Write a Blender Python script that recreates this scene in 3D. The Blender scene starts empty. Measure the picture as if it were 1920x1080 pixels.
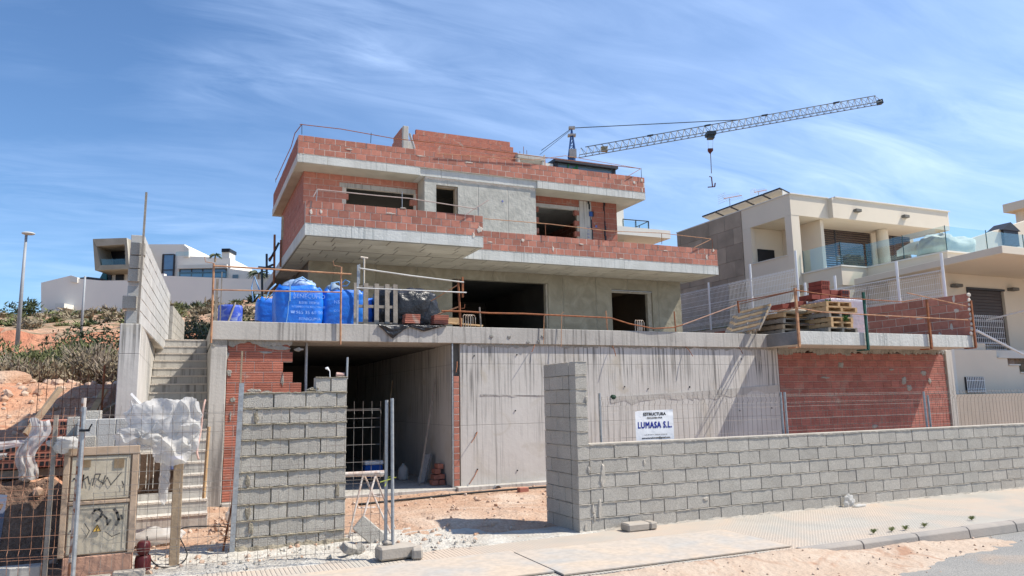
import bpy, bmesh, math, random
from mathutils import Vector, Matrix, noise as mn, Euler
random.seed(7)
S = bpy.context.scene
COL = S.collection
R = math.radians

# ------------------------------------------------------------------ camera, sky, sun, exposure
RIGHT = Vector((0.91512413, -0.4027746, -0.01790094))
UP = Vector((-0.044299, -0.14458255, 0.98850062))
FWD = Vector((0.40073111, 0.90380778, 0.1501535))
EYE = Vector((0, 0, 1.86)); FPX = 1375.0
cd = bpy.data.cameras.new('camera'); cam = bpy.data.objects.new('camera', cd); COL.objects.link(cam)
cm = Matrix((RIGHT, UP, -FWD)).transposed().to_4x4(); cm.translation = EYE
cam.matrix_world = cm
cd.sensor_width = 36; cd.lens = 36 * FPX / 1920; cd.clip_end = 3000; cd.clip_start = .1
S.camera = cam
SUN_TRAVEL = Vector((-.68, .28, -1.0)).normalized()
el = math.asin(-SUN_TRAVEL.z); az = math.atan2(-SUN_TRAVEL.x, -SUN_TRAVEL.y)   # clockwise from +Y
w = bpy.data.worlds.new('World'); S.world = w; w.use_nodes = True
nt = w.node_tree; nt.nodes.clear(); N = nt.nodes.new; L = nt.links.new
out = N('ShaderNodeOutputWorld'); bg = N('ShaderNodeBackground'); sky = N('ShaderNodeTexSky')
sky.sky_type = 'NISHITA'; sky.sun_disc = False; sky.sun_elevation = el; sky.sun_rotation = az
sky.air_density = 1.0; sky.dust_density = .25; sky.ozone_density = 3.2; sky.altitude = 60
bg.inputs['Strength'].default_value = .11
tc = N('ShaderNodeTexCoord'); sep = N('ShaderNodeSeparateXYZ'); L(tc.outputs['Generated'], sep.inputs[0])
add = N('ShaderNodeMath'); add.operation = 'ADD'; add.inputs[1].default_value = .18; L(sep.outputs[2], add.inputs[0])
dx = N('ShaderNodeMath'); dx.operation = 'DIVIDE'; L(sep.outputs[0], dx.inputs[0]); L(add.outputs[0], dx.inputs[1])
dy = N('ShaderNodeMath'); dy.operation = 'DIVIDE'; L(sep.outputs[1], dy.inputs[0]); L(add.outputs[0], dy.inputs[1])
cmb = N('ShaderNodeCombineXYZ'); L(dx.outputs[0], cmb.inputs[0]); L(dy.outputs[0], cmb.inputs[1])
def skynoise(rot, scl, sc, det, lo, hi, dist=.6):
    mp = N('ShaderNodeMapping'); mp.inputs['Rotation'].default_value = (0, 0, rot); mp.inputs['Scale'].default_value = scl
    L(cmb.outputs[0], mp.inputs[0])
    n = N('ShaderNodeTexNoise'); n.inputs['Scale'].default_value = sc; n.inputs['Detail'].default_value = det
    n.inputs['Roughness'].default_value = .62; n.inputs['Distortion'].default_value = dist
    L(mp.outputs[0], n.inputs['Vector'])
    r = N('ShaderNodeMapRange'); r.inputs['From Min'].default_value = lo; r.inputs['From Max'].default_value = hi
    L(n.outputs['Fac'], r.inputs['Value']); return r.outputs[0]
n1 = skynoise(R(-28), (1.0, 3.8, 1), 1.9, 12, .33, .84, .7)
n2 = skynoise(R(-50), (1.0, 1.6, 1), .6, 4, .34, .66)
mu = N('ShaderNodeMath'); mu.operation = 'MULTIPLY'; L(n1, mu.inputs[0]); L(n2, mu.inputs[1])
# cirrus is thicker towards the right of the view and near the horizon
az1 = N('ShaderNodeMapRange'); az1.inputs['From Min'].default_value = -.1; az1.inputs['From Max'].default_value = 1.0
az1.inputs['To Min'].default_value = -.04; az1.inputs['To Max'].default_value = .34; L(sep.outputs[0], az1.inputs['Value'])
mu3 = N('ShaderNodeMath'); mu3.operation = 'MULTIPLY_ADD'; mu3.inputs[1].default_value = .70
L(mu.outputs[0], mu3.inputs[0]); L(az1.outputs[0], mu3.inputs[2]); mu3.use_clamp = True
mixc = N('ShaderNodeMix'); mixc.data_type = 'RGBA'; L(mu3.outputs[0], mixc.inputs['Factor'])
hs = N('ShaderNodeMix'); hs.data_type = 'RGBA'; hs.blend_type = 'MULTIPLY'; hs.inputs['Factor'].default_value = 1; hs.inputs[7].default_value = (.78, .95, 1.10, 1)
L(sky.outputs[0], hs.inputs[6])
L(hs.outputs[2], mixc.inputs[6]); mixc.inputs[7].default_value = (5.0, 6.6, 9.6, 1)
L(mixc.outputs[2], bg.inputs['Color']); L(bg.outputs[0], out.inputs[0])
sl = bpy.data.lights.new('sun', 'SUN'); sl.energy = 5.0; sl.angle = R(.55); sl.color = (1, .935, .83)
so = bpy.data.objects.new('sun', sl); COL.objects.link(so); so.rotation_euler = SUN_TRAVEL.to_track_quat('-Z', 'Y').to_euler(); so.location = (30, -10, 40)
vs = S.view_settings; vs.view_transform = 'Standard'; vs.look = 'None'; vs.exposure = .5; vs.gamma = 1; vs.use_curve_mapping = False
S.cycles.max_bounces = 6; S.cycles.transparent_max_bounces = 12

def at(px, py, X=None, Y=None, Z=None, D=None):
    """point seen at a pixel of the 1920x1080 survey photo, on a known world plane"""
    d = RIGHT * (px - 960) + UP * (540 - py) + FWD * FPX
    if X is not None: t = X / d.x
    elif Y is not None: t = Y / d.y
    elif Z is not None: t = (Z - EYE.z) / d.z
    else:
        f = Vector((.4053, .9142, 0)); t = D / d.dot(f)
    return EYE + d * t

# ------------------------------------------------------------------ materials
MATS = {}
def mat(name, c1, c2=None, scale=2.0, rough=.9, bump=.25, bscale=45.0, bdist=.01, metal=0.0, rnd=0.0, streak=0.0, streakc=None,
        speck=0.0, speckscale=120, dist=.4, detail=6, sharp=(.35, .65), alpha=1.0, spec=.3, wave=None, trans=0.0, extra=None, joints=None, dust=None, ztop=None, sfreq=9):
    if name in MATS: return MATS[name]
    m = bpy.data.materials.new(name); m.use_nodes = True; t = m.node_tree; n = t.nodes; l = t.links
    b = n['Principled BSDF']; o = n['Material Output']
    b.inputs['Roughness'].default_value = rough; b.inputs['Metallic'].default_value = metal
    b.inputs['Specular IOR Level'].default_value = spec
    if c2 is None: c2 = tuple(x * .8 for x in c1)
    g = n.new('ShaderNodeNewGeometry'); pos = g.outputs['Position']
    def noise(sc, det=detail, ds=dist, vec=None, ro=.55):
        q = n.new('ShaderNodeTexNoise'); q.inputs['Scale'].default_value = sc; q.inputs['Detail'].default_value = det
        q.inputs['Distortion'].default_value = ds; q.inputs['Roughness'].default_value = ro; l.new(vec or pos, q.inputs['Vector']); return q.outputs['Fac']
    def rng(v, a, bb, c=0., d=1.):
        q = n.new('ShaderNodeMapRange'); q.inputs['From Min'].default_value = a; q.inputs['From Max'].default_value = bb
        q.inputs['To Min'].default_value = c; q.inputs['To Max'].default_value = d; l.new(v, q.inputs['Value']); return q.outputs[0]
    def mix(f, a, bb, mode='MIX'):
        q = n.new('ShaderNodeMix'); q.data_type = 'RGBA'; q.blend_type = mode
        for s_, v in ((q.inputs['Factor'], f), (q.inputs[6], a), (q.inputs[7], bb)):
            if hasattr(v, 'default_value') or hasattr(v, 'links'): l.new(v, s_)
            elif isinstance(v, tuple): s_.default_value = (*v[:3], 1)
            else: s_.default_value = v
        return q.outputs[2]
    col = mix(rng(noise(scale), *sharp), c1, c2)
    height = noise(bscale, 5, 0)
    if streak:
        mp = n.new('ShaderNodeMapping'); mp.inputs['Scale'].default_value = (sfreq, sfreq, .35); l.new(pos, mp.inputs[0])
        sv = rng(noise(1.6, 5, .2, mp.outputs[0]), .50, .64)
        sv2 = n.new('ShaderNodeMath'); sv2.operation = 'MULTIPLY'; l.new(sv, sv2.inputs[0]); l.new(rng(noise(.55, 2, 0), .34, .60, 0, streak), sv2.inputs[1])
        if ztop:
            sz = n.new('ShaderNodeSeparateXYZ'); l.new(pos, sz.inputs[0]); zf = rng(sz.outputs[2], ztop[0], ztop[1], .25, 1.0)
            sv3 = n.new('ShaderNodeMath'); sv3.operation = 'MULTIPLY'; l.new(sv2.outputs[0], sv3.inputs[0]); l.new(zf, sv3.inputs[1]); sv2 = sv3
        col = mix(sv2.outputs[0], col, streakc or tuple(x * .5 for x in c1))
    if dust:
        col = mix(rng(noise(dust[1], 7, 1.2), dust[2], dust[3]), col, dust[0])
    if speck:
        col = mix(rng(noise(speckscale, 2, 0), .38, .62, 0, speck), col, tuple(x * .45 for x in c1))
    if joints:   # (scale_x, scale_z, darkness, axis)
        jx = n.new('ShaderNodeSeparateXYZ'); l.new(pos, jx.inputs[0]); last = None
        for ax, per, wd in joints[0]:
            md = n.new('ShaderNodeMath'); md.operation = 'PINGPONG'; md.inputs[1].default_value = per / 2; l.new(jx.outputs[ax], md.inputs[0])
            ln = rng(md.outputs[0], 0, wd, 1, 0)
            if last is None: last = ln
            else:
                mx = n.new('ShaderNodeMath'); mx.operation = 'MAXIMUM'; l.new(last, mx.inputs[0]); l.new(ln, mx.inputs[1]); last = mx.outputs[0]
        ml = n.new('ShaderNodeMath'); ml.operation = 'MULTIPLY'; l.new(last, ml.inputs[0]); ml.inputs[1].default_value = joints[1]
        col = mix(ml.outputs[0], col, joints[2])
        hh = n.new('ShaderNodeMath'); hh.operation = 'MULTIPLY_ADD'; l.new(last, hh.inputs[0]); hh.inputs[1].default_value = -1.2; l.new(height, hh.inputs[2]); height = hh.outputs[0]
    if wave:   # grooves: (axis, period)
        jx = n.new('ShaderNodeSeparateXYZ')
        tco = n.new('ShaderNodeTexCoord'); l.new(tco.outputs['Object'] if wave[2] else pos, jx.inputs[0])
        md = n.new('ShaderNodeMath'); md.operation = 'PINGPONG'; md.inputs[1].default_value = wave[1] / 2; l.new(jx.outputs[wave[0]], md.inputs[0])
        gr = rng(md.outputs[0], 0, wave[1] * .22, 1, 0)
        col = mix(rng(gr, 0, 1, 0, .5), col, tuple(x * .6 for x in c1))
        hh = n.new('ShaderNodeMath'); hh.operation = 'MULTIPLY_ADD'; l.new(gr, hh.inputs[0]); hh.inputs[1].default_value = -1.5; l.new(height, hh.inputs[2]); height = hh.outputs[0]
    if rnd:
        oi = n.new('ShaderNodeObjectInfo'); v = rng(oi.outputs['Random'], 0, 1, 1 - rnd, 1 + rnd * .7)
        cb = n.new('ShaderNodeCombineColor')
        for i in range(3): l.new(v, cb.inputs[i])
        col = mix(1.0, col, cb.outputs[0], 'MULTIPLY')
    l.new(col, b.inputs['Base Color'])
    if bump:
        bp = n.new('ShaderNodeBump'); bp.inputs['Strength'].default_value = bump; bp.inputs['Distance'].default_value = bdist
        l.new(height, bp.inputs['Height']); l.new(bp.outputs[0], b.inputs['Normal'])
    if alpha < 1 or trans:
        if trans: b.inputs['Transmission Weight'].default_value = trans
        b.inputs['Alpha'].default_value = alpha
    if extra: extra(m, n, l, b, o)
    MATS[name] = m; return m

conc = mat('raw concrete', (.50, .475, .43), (.40, .378, .34), 1.1, streak=.75, streakc=(.13, .12, .11), bump=.25, bscale=18, bdist=.02, speck=.18, speckscale=60, dust=((.47, .44, .39), 1.3, .58, .72))
conc_wall = mat('formed concrete wall', (.56, .535, .49), (.48, .455, .415), .8, streak=1.5, streakc=(.19, .18, .165), ztop=(.4, 2.7), sfreq=15, dust=((.44, .40, .33), 1.1, .56, .72), bump=.22, bscale=9, bdist=.02, speck=.06, speckscale=50,
                joints=(((0, 1.25, .012), (2, 1.32, .010)), .55, (.17, .155, .135)))
conc_up = mat('grey trowelled concrete', (.46, .45, .40), (.36, .355, .315), 1.4, streak=.35, bump=.7, bscale=9, bdist=.03, dist=1.6, joints=(((0, 1.12, .02),), .5, (.45, .43, .39)))
conc_w1 = mat('olive stained concrete', (.34, .31, .235), (.25, .225, .165), 1.2, bump=.8, bscale=7, bdist=.03, dist=2.2, joints=(((0, 1.32, .022),), .55, (.42, .39, .31)), sharp=(.3, .6))
conc_edge = mat('pale slab edge concrete', (.58, .58, .54), (.49, .49, .45), 1.6, streak=.55, streakc=(.24, .26, .25), bump=.6, bscale=20, bdist=.02, joints=(((0, 1.9, .012),), .5, (.18, .18, .16)))
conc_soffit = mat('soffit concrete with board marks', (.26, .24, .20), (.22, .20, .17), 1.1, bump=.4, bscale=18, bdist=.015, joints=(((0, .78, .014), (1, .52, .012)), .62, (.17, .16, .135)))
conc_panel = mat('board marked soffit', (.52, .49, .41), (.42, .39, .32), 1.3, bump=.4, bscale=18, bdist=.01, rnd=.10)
conc_dark = mat('shade darkened interior concrete', (.12, .115, .10), (.09, .085, .075), 1.0, bump=.4, bscale=15)  # concrete darkened in colour to deepen the shade indoors
mortar = mat('mortar', (.40, .36, .29), (.30, .27, .21), 6, bump=.9, bscale=40, bdist=.02)
mortar_bed = mat('sandy mortar bed', (.50, .45, .38), (.39, .355, .30), 5, bump=.8, bscale=40, bdist=.01)
mortar_pale = mat('pale mortar', (.62, .55, .47), (.52, .46, .39), 6, bump=.9, bscale=40, bdist=.02)
cement_grey = mat('smeared grey cement', (.34, .325, .29), (.25, .24, .21), 5, bump=.9, bscale=30, bdist=.03)
brick = mat('red hollow brick', (.45, .19, .135), (.37, .145, .102), 7, rough=.85, bump=.25, bscale=60, rnd=.26, speck=.12, speckscale=90, dust=((.45, .30, .23), 2.2, .62, .85))
brick_g = mat('grooved red hollow brick', (.42, .155, .105), (.34, .118, .082), 6, rough=.85, bump=.7, bscale=60, bdist=.012, rnd=.22, wave=(2, .047, False), dust=((.42, .36, .30), 1.8, .60, .75))
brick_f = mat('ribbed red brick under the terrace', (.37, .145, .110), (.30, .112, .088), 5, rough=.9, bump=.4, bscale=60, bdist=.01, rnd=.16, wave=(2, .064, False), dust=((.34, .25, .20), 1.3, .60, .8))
block = mat('grey concrete block', (.515, .48, .42), (.44, .41, .36), 3, bump=1.0, bscale=85, bdist=.012, rnd=.08, speck=.5, speckscale=75, spec=.1)
block_w = mat('pale concrete block', (.50, .49, .465), (.42, .41, .39), 3, bump=.7, bscale=85, bdist=.008, rnd=.07, speck=.2, speckscale=75)
earth = mat('sandy red earth', (.43, .255, .165), (.50, .36, .26), 1.3, bump=1.0, bscale=16, bdist=.05, speck=.35, speckscale=26, dist=1.2, sharp=(.3, .7),
            dust=((.58, .46, .36), .45, .50, .66))
def hill_extra(m, n, l, b, o): pass
hillm = mat('hillside earth and scrub', (.47, .27, .165), (.48, .35, .25), .35, bump=1.0, bscale=1.6, bdist=.3, speck=.5, speckscale=2.5, dust=((.13, .13, .07), .22, .47, .58))
cliffm = mat('red cut rock', (.40, .15, .085), (.50, .25, .15), .5, bump=1.0, bscale=2.0, bdist=.3)
dustm = mat('sand spill', (.48, .385, .30), (.44, .33, .245), 1.1, bump=.7, bscale=14, bdist=.03, speck=.25, speckscale=30, dist=1.5, sharp=(.4, .62), dust=((.36, .205, .13), 1.15, .55, .66))
debris = mat('pale cement debris', (.60, .57, .51), (.46, .42, .36), 2.2, bump=1.0, bscale=28, bdist=.04, speck=.3, speckscale=40, dist=1.2)
pave = mat('dotted paving', (.47, .44, .385), (.41, .385, .34), 1.2, bump=.9, bscale=30, bdist=.01, joints=(((0, .20, .010), (1, .20, .010), (0, .05, .012), (1, .05, .012)), .16, (.22, .21, .20)),
           dust=((.54, .44, .35), .55, .40, .62))
plate = mat('dusty steel plate', (.40, .385, .36), (.47, .40, .33), 1.1, rough=.85, bump=.15, bscale=12, dust=((.51, .42, .33), .8, .42, .60), spec=.12, speck=.2, speckscale=14)
asphalt = mat('asphalt', (.27, .265, .25), (.33, .315, .29), 1.2, bump=.9, bscale=70, bdist=.012, speck=.5, speckscale=60, dust=((.42, .32, .24), .5, .52, .75))
kerbm = mat('kerb concrete', (.27, .25, .23), (.35, .31, .27), 2.2, bump=.5, bscale=40)
rust = mat('rusty steel', (.33, .125, .05), (.20, .075, .04), 14, rough=.8, bump=.4, bscale=120, metal=.1)
rust_o = mat('orange primer steel', (.50, .27, .14), (.30, .15, .09), 9, rough=.7, bump=.2)
galv = mat('galvanised steel', (.42, .43, .43), (.30, .31, .32), 20, rough=.5, metal=.5, bump=.1)
wirem = mat('weathered wire', (.17, .16, .145), (.13, .10, .085), 6, rough=.6, metal=.2, bump=0)
wire_rust = mat('rusted wire', (.30, .16, .10), (.22, .10, .06), 6, rough=.7, metal=.2, bump=0)
white_p = mat('white powder coat', (.80, .80, .79), (.74, .74, .73), 4, rough=.4, bump=0)
steel_dk = mat('dark painted steel', (.045, .07, .08), (.03, .04, .05), 6, rough=.5, bump=0)
blue_steel = mat('blue crane paint', (.035, .11, .30), (.03, .08, .22), 3, rough=.5, bump=0)
crane_grey = mat('grey crane jib paint', (.20, .25, .28), (.14, .17, .19), 2, rough=.5, bump=0)
wood = mat('weathered wood', (.36, .27, .18), (.25, .185, .125), 6, bump=.5, bscale=30, rnd=.12)
wood_o = mat('fresh pine wood', (.55, .37, .20), (.42, .27, .14), 6, bump=.4, bscale=30, rnd=.12)
wood_g = mat('grey pallet wood', (.30, .265, .225), (.21, .185, .155), 8, bump=.6, bscale=30, rnd=.12)
bluem = mat('blue woven bag', (.014, .19, .70), (.010, .13, .58), 5, rough=.42, bump=.35, bscale=14, bdist=.03, spec=.5)
blue_w = mat('pale blue bag webbing', (.22, .40, .62), (.15, .30, .52), 5, rough=.6, bump=.2)
barrelm = mat('scuffed blue plastic', (.035, .075, .42), (.05, .10, .46), 4, rough=.5, bump=.2, dust=((.30, .36, .52), 5, .52, .66))
inkm = mat('pale bag print', (.36, .52, .85), (.10, .26, .74), 12, rough=.6, bump=0)
blackp = mat('black plastic sheet', (.014, .015, .017), (.02, .02, .023), 5, rough=.33, bump=.6, bscale=9, bdist=.05, spec=.45)
def translucent(m, n, l, b, o):
    tr = n.new('ShaderNodeBsdfTranslucent'); tr.inputs[0].default_value = (.8, .79, .76, 1)
    ms = n.new('ShaderNodeMixShader'); ms.inputs[0].default_value = .45; tp = n.new('ShaderNodeBsdfTransparent'); m2 = n.new('ShaderNodeMixShader'); m2.inputs[0].default_value = .16
    l.new(b.outputs[0], ms.inputs[1]); l.new(tr.outputs[0], ms.inputs[2]); l.new(ms.outputs[0], m2.inputs[1]); l.new(tp.outputs[0], m2.inputs[2]); l.new(m2.outputs[0], o.inputs[0])
whitep = mat('white plastic sheeting', (.70, .69, .665), (.60, .585, .56), 5, rough=.45, bump=.4, bscale=11, bdist=.03, extra=translucent)
def film(m, n, l, b, o):
    tr = n.new('ShaderNodeBsdfTransparent'); ms = n.new('ShaderNodeMixShader'); ms.inputs[0].default_value = .45
    l.new(tr.outputs[0], ms.inputs[1]); l.new(b.outputs[0], ms.inputs[2]); l.new(ms.outputs[0], o.inputs[0])
filmm = mat('clear stretch film', (.62, .62, .70), (.50, .50, .60), 7, rough=.25, bump=.5, bscale=14, bdist=.03, extra=film, spec=.6)
plaster = mat('cream render', (.69, .61, .49), (.65, .575, .465), .6, bump=.12, bscale=60)
plaster_w = mat('white render', (.68, .66, .60), (.64, .62, .56), .5, bump=.05)
plaster_far = mat('grey cream render', (.78, .73, .65), (.74, .69, .62), .3, bump=.05)
stone = mat('brown stone cladding', (.38, .31, .24), (.29, .24, .185), 1.2, bump=.5, bscale=12, rnd=.16)
stone_far = mat('grey stone cladding', (.36, .33, .265), (.29, .265, .21), .8, bump=.3, bscale=5, rnd=.14)
shutter = mat('brown shutter', (.060, .045, .042), (.05, .038, .036), 3, rough=.5, bump=0)
black = mat('dark opening', (.012, .013, .017), (.012, .013, .017), 3, rough=.4, bump=0)
darkroof = mat('anthracite metal', (.035, .037, .045), (.03, .03, .038), 3, rough=.5, bump=0)
def glassy(m, n, l, b, o):
    tr = n.new('ShaderNodeBsdfTransparent'); tr.inputs[0].default_value = (.86, .93, .93, 1); gl = n.new('ShaderNodeBsdfGlossy'); gl.inputs['Roughness'].default_value = .03
    gl.inputs[0].default_value = (.75, .9, .9, 1)
    fr = n.new('ShaderNodeLayerWeight'); fr.inputs['Blend'].default_value = .25; mx = n.new('ShaderNodeMath'); mx.operation = 'MULTIPLY_ADD'; mx.inputs[1].default_value = .22; mx.inputs[2].default_value = .05; l.new(fr.outputs['Facing'], mx.inputs[0])
    ms = n.new('ShaderNodeMixShader'); l.new(mx.outputs[0], ms.inputs[0]); l.new(tr.outputs[0], ms.inputs[1]); l.new(gl.outputs[0], ms.inputs[2]); l.new(ms.outputs[0], o.inputs[0])
glass = mat('railing glass', (.5, .6, .6), bump=0, extra=glassy)
bluegl = mat('blue window glass', (.10, .20, .34), (.08, .17, .30), 1, rough=.08, bump=0, spec=1.0)
greyglass = mat('grey blue panel glass', (.10, .15, .18), (.085, .13, .16), 1, rough=.15, bump=0, spec=.8)
signm = mat('white banner', (.78, .78, .79), (.72, .72, .73), 4, rough=.5, bump=.5, bscale=7, bdist=.02)
textk = mat('black print', (.015, .015, .018), bump=0); textb = mat('navy print', (.012, .025, .26), bump=0)
polyc = mat('beige polyester cabinet', (.46, .345, .25), (.38, .275, .19), 5, rough=.6, bump=.2, dust=((.30, .25, .19), 4, .6, .8))
polyf = mat('pale cabinet door', (.50, .44, .34), (.44, .385, .29), 6, rough=.6, bump=.2, dust=((.33, .29, .23), 6, .55, .8))
cabbase = mat('pinkish cabinet plinth', (.46, .27, .19), (.40, .23, .16), 5, bump=.4)
yellow = mat('yellow warning print', (.80, .50, .10), (.75, .46, .1), 3, rough=.5, bump=0)
graff = mat('black spray paint', (.05, .05, .055), (.12, .115, .10), 25, bump=0)
greenm = mat('green paint', (.01, .22, .07), bump=0)
leaf1 = mat('olive scrub foliage', (.165, .175, .07), (.095, .11, .042), 1.5, rough=.7, bump=0, rnd=.15)
leaf2 = mat('dark green foliage', (.048, .068, .030), (.075, .095, .045), 2.5, rough=.6, bump=0, rnd=.15)
leaf3 = mat('dry reddish scrub', (.26, .215, .145), (.17, .14, .09), 2, rough=.8, bump=0, rnd=.15)
twigm = mat('dry pale twigs', (.36, .31, .25), (.26, .21, .17), 3, rough=.9, bump=0)
grassm = mat('weeds', (.14, .19, .06), (.24, .24, .10), 8, rough=.7, bump=0)
rockm = mat('pale rubble', (.50, .40, .32), (.42, .26, .17), 2.2, bump=.8, bscale=30)
pipem = mat('grey pvc pipe', (.36, .37, .38), (.30, .31, .32), 3, rough=.5, bump=0)
hosem = mat('black hose', (.012, .012, .013), bump=0, rough=.6)
redpl = mat('dark red plastic', (.12, .018, .02), (.09, .015, .015), 3, rough=.45, bump=.1)
trestm = mat('paint splashed trestle steel', (.42, .30, .24), (.60, .55, .50), 12, bump=.3)

# ------------------------------------------------------------------ mesh helpers
class MB:
    def __init__(s): s.v = []; s.f = []
    def box(s, x0, x1, y0, y1, z0, z1):
        b = len(s.v)
        s.v += [(x, y, z) for z in (z0, z1) for x, y in ((x0, y0), (x1, y0), (x1, y1), (x0, y1))]
        s.f += [tuple(b + i for i in q) for q in ((3, 2, 1, 0), (4, 5, 6, 7), (0, 1, 5, 4), (1, 2, 6, 5), (2, 3, 7, 6), (3, 0, 4, 7))]
        return s
    def obox(s, c, d, m=None):
        b = len(s.v); c = Vector(c); m = m or Matrix.Identity(3)
        for z in (-.5, .5):
            for x, y in ((-.5, -.5), (.5, -.5), (.5, .5), (-.5, .5)):
                s.v.append(tuple(c + m @ Vector((x * d[0], y * d[1], z * d[2]))))
        s.f += [tuple(b + i for i in q) for q in ((3, 2, 1, 0), (4, 5, 6, 7), (0, 1, 5, 4), (1, 2, 6, 5), (2, 3, 7, 6), (3, 0, 4, 7))]
        return s
    def beam(s, p, q, wd, ht, up=(0, 0, 1)):
        p = Vector(p); q = Vector(q); d = q - p; x = d.normalized(); u = Vector(up)
        if abs(x.dot(u)) > .95: u = Vector((0, 1, 0))
        y = u.cross(x).normalized(); z = x.cross(y)
        return s.obox((p + q) / 2, (d.length, wd, ht), Matrix((x, y, z)).transposed())
    def tube(s, pts, r, n=6, cap=True):
        pts = [Vector(p) for p in pts]; rs = r if isinstance(r, (list, tuple)) else [r] * len(pts)
        b = len(s.v); prev = None
        for i, p in enumerate(pts):
            d = (pts[min(i + 1, len(pts) - 1)] - pts[max(i - 1, 0)])
            d = d.normalized() if d.length > 1e-9 else Vector((0, 0, 1))
            a = Vector((0, 0, 1)) if abs(d.z) < .9 else Vector((1, 0, 0))
            if prev is not None: a = prev
            x = (a - d * a.dot(d)).normalized(); y = d.cross(x); prev = x
            for k in range(n):
                t = 2 * math.pi * k / n; s.v.append(tuple(p + (x * math.cos(t) + y * math.sin(t)) * rs[i]))
        for i in range(len(pts) - 1):
            for k in range(n):
                k2 = (k + 1) % n; s.f.append((b + i * n + k, b + i * n + k2, b + (i + 1) * n + k2, b + (i + 1) * n + k))
        if cap:
            s.f.append(tuple(b + k for k in range(n - 1, -1, -1))); e = b + (len(pts) - 1) * n; s.f.append(tuple(e + k for k in range(n)))
        return s
    def grid(s, f, nu, nv, close=False):
        b = len(s.v)
        for j in range(nv + 1):
            for i in range(nu + 1): s.v.append(tuple(f(i / nu, j / nv)))
        for j in range(nv):
            for i in range(nu):
                a = b + j * (nu + 1) + i; s.f.append((a, a + 1, a + nu + 2, a + nu + 1))
        return s
    def quad(s, *p):
        b = len(s.v); s.v += [tuple(q) for q in p]; s.f.append(tuple(range(b, b + len(p)))); return s
    def prism(s, poly, d):     # closed polygon extruded by vector d
        b = len(s.v); n = len(poly); d = Vector(d)
        s.v += [tuple(p) for p in poly] + [tuple(Vector(p) + d) for p in poly]
        s.f.append(tuple(range(b, b + n))); s.f.append(tuple(range(b + 2 * n - 1, b + n - 1, -1)))
        for i in range(n):
            j = (i + 1) % n; s.f.append((b + i, b + n + i, b + n + j, b + j))
        return s
    def lathe(s, prof, c=(0, 0, 0), n=20, axis='Z'):
        b = len(s.v); c = Vector(c)
        for r_, z in prof:
            for k in range(n):
                t = 2 * math.pi * k / n; q = Vector((r_ * math.cos(t), r_ * math.sin(t), z))
                if axis == 'Y': q = Vector((q.x, q.z, q.y))
                s.v.append(tuple(c + q))
        for i in range(len(prof) - 1):
            for k in range(n):
                k2 = (k + 1) % n; s.f.append((b + i * n + k, b + i * n + k2, b + (i + 1) * n + k2, b + (i + 1) * n + k))
        return s
    def blob(s, c, h, e=2.0, amp=.05, fs=2.0, nu=36, nv=24, sq=None, ridge=False, seed=0, rot=0):
        c = Vector(c); cr, sr = math.cos(rot), math.sin(rot)
        def f(u, v):
            t = u * 2 * math.pi; p = (v - .5) * math.pi
            sg = lambda a, x: math.copysign(abs(a) ** x, a)
            k = 2.0 / e
            x = sg(math.cos(t), k) * sg(math.cos(p), k if not sq else 2.0 / sq); y = sg(math.sin(t), k) * sg(math.cos(p), k if not sq else 2.0 / sq); z = sg(math.sin(p), k if not sq else 2.0 / sq)
            q = Vector((x * h[0], y * h[1], z * h[2])); nz = mn.noise(q * fs + Vector((seed * 3.1, seed, 7 + seed)))
            if ridge: nz = .5 - abs(mn.noise(q * fs * .8 + Vector((seed, 3, 1)))) * 2 + .5 * (.5 - abs(mn.noise(q * fs * 2.1)) * 2)
            d = q.normalized() if q.length > 0 else Vector((0, 0, 1)); q = q + d * nz * amp
            return c + Vector((q.x * cr - q.y * sr, q.x * sr + q.y * cr, q.z))
        return s.grid(f, nu, nv)
    def build(s, name, m=None, parent=None, smooth=False, bevel=0):
        me = bpy.data.meshes.new(name); me.from_pydata(s.v, [], s.f)
        if m: me.materials.append(m)
        bm = bmesh.new(); bm.from_mesh(me); bmesh.ops.recalc_face_normals(bm, faces=bm.faces)
        if bevel:
            bmesh.ops.remove_doubles(bm, verts=bm.verts, dist=1e-5)
            bmesh.ops.bevel(bm, geom=bm.edges[:], offset=bevel, segments=1, affect='EDGES', clamp_overlap=True)
        bm.to_mesh(me); bm.free()
        if smooth:
            for p in me.polygons: p.use_smooth = True
        o = bpy.data.objects.new(name, me); COL.objects.link(o)
        if parent is not None: attach(o, parent)
        return o
WORLD = {}
def attach(o, parent):
    o.parent = parent
    t = WORLD.get(parent.name, Vector((0, 0, 0)))
    # parts are modelled in world coordinates; the thing's Empty only translates
    if parent.parent is None or parent.name in WORLD: o.location = Vector(o.location) - t
def tag(o, label=None, cat=None, group=None, kind=None):
    if label: o['label'] = label
    if cat: o['category'] = cat
    if group: o['group'] = group
    if kind: o['kind'] = kind
    return o
def thing(name, label, cat, loc=(0, 0, 0), group=None):
    o = bpy.data.objects.new(name, None); COL.objects.link(o); o.location = loc; o.empty_display_size = .2
    WORLD[o.name] = Vector(loc); return tag(o, label, cat, group)
def struct(name, mb, m, smooth=False): return tag(mb.build(name, m, smooth=smooth), kind='structure')
def stuff(o): o['kind'] = 'stuff'; return o
def inst(name, me, loc, parent, scale=(1, 1, 1), rot=None):
    o = bpy.data.objects.new(name, me); COL.objects.link(o); o.location = loc; o.scale = scale
    if rot: o.rotation_euler = rot
    attach(o, parent); return o
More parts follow.
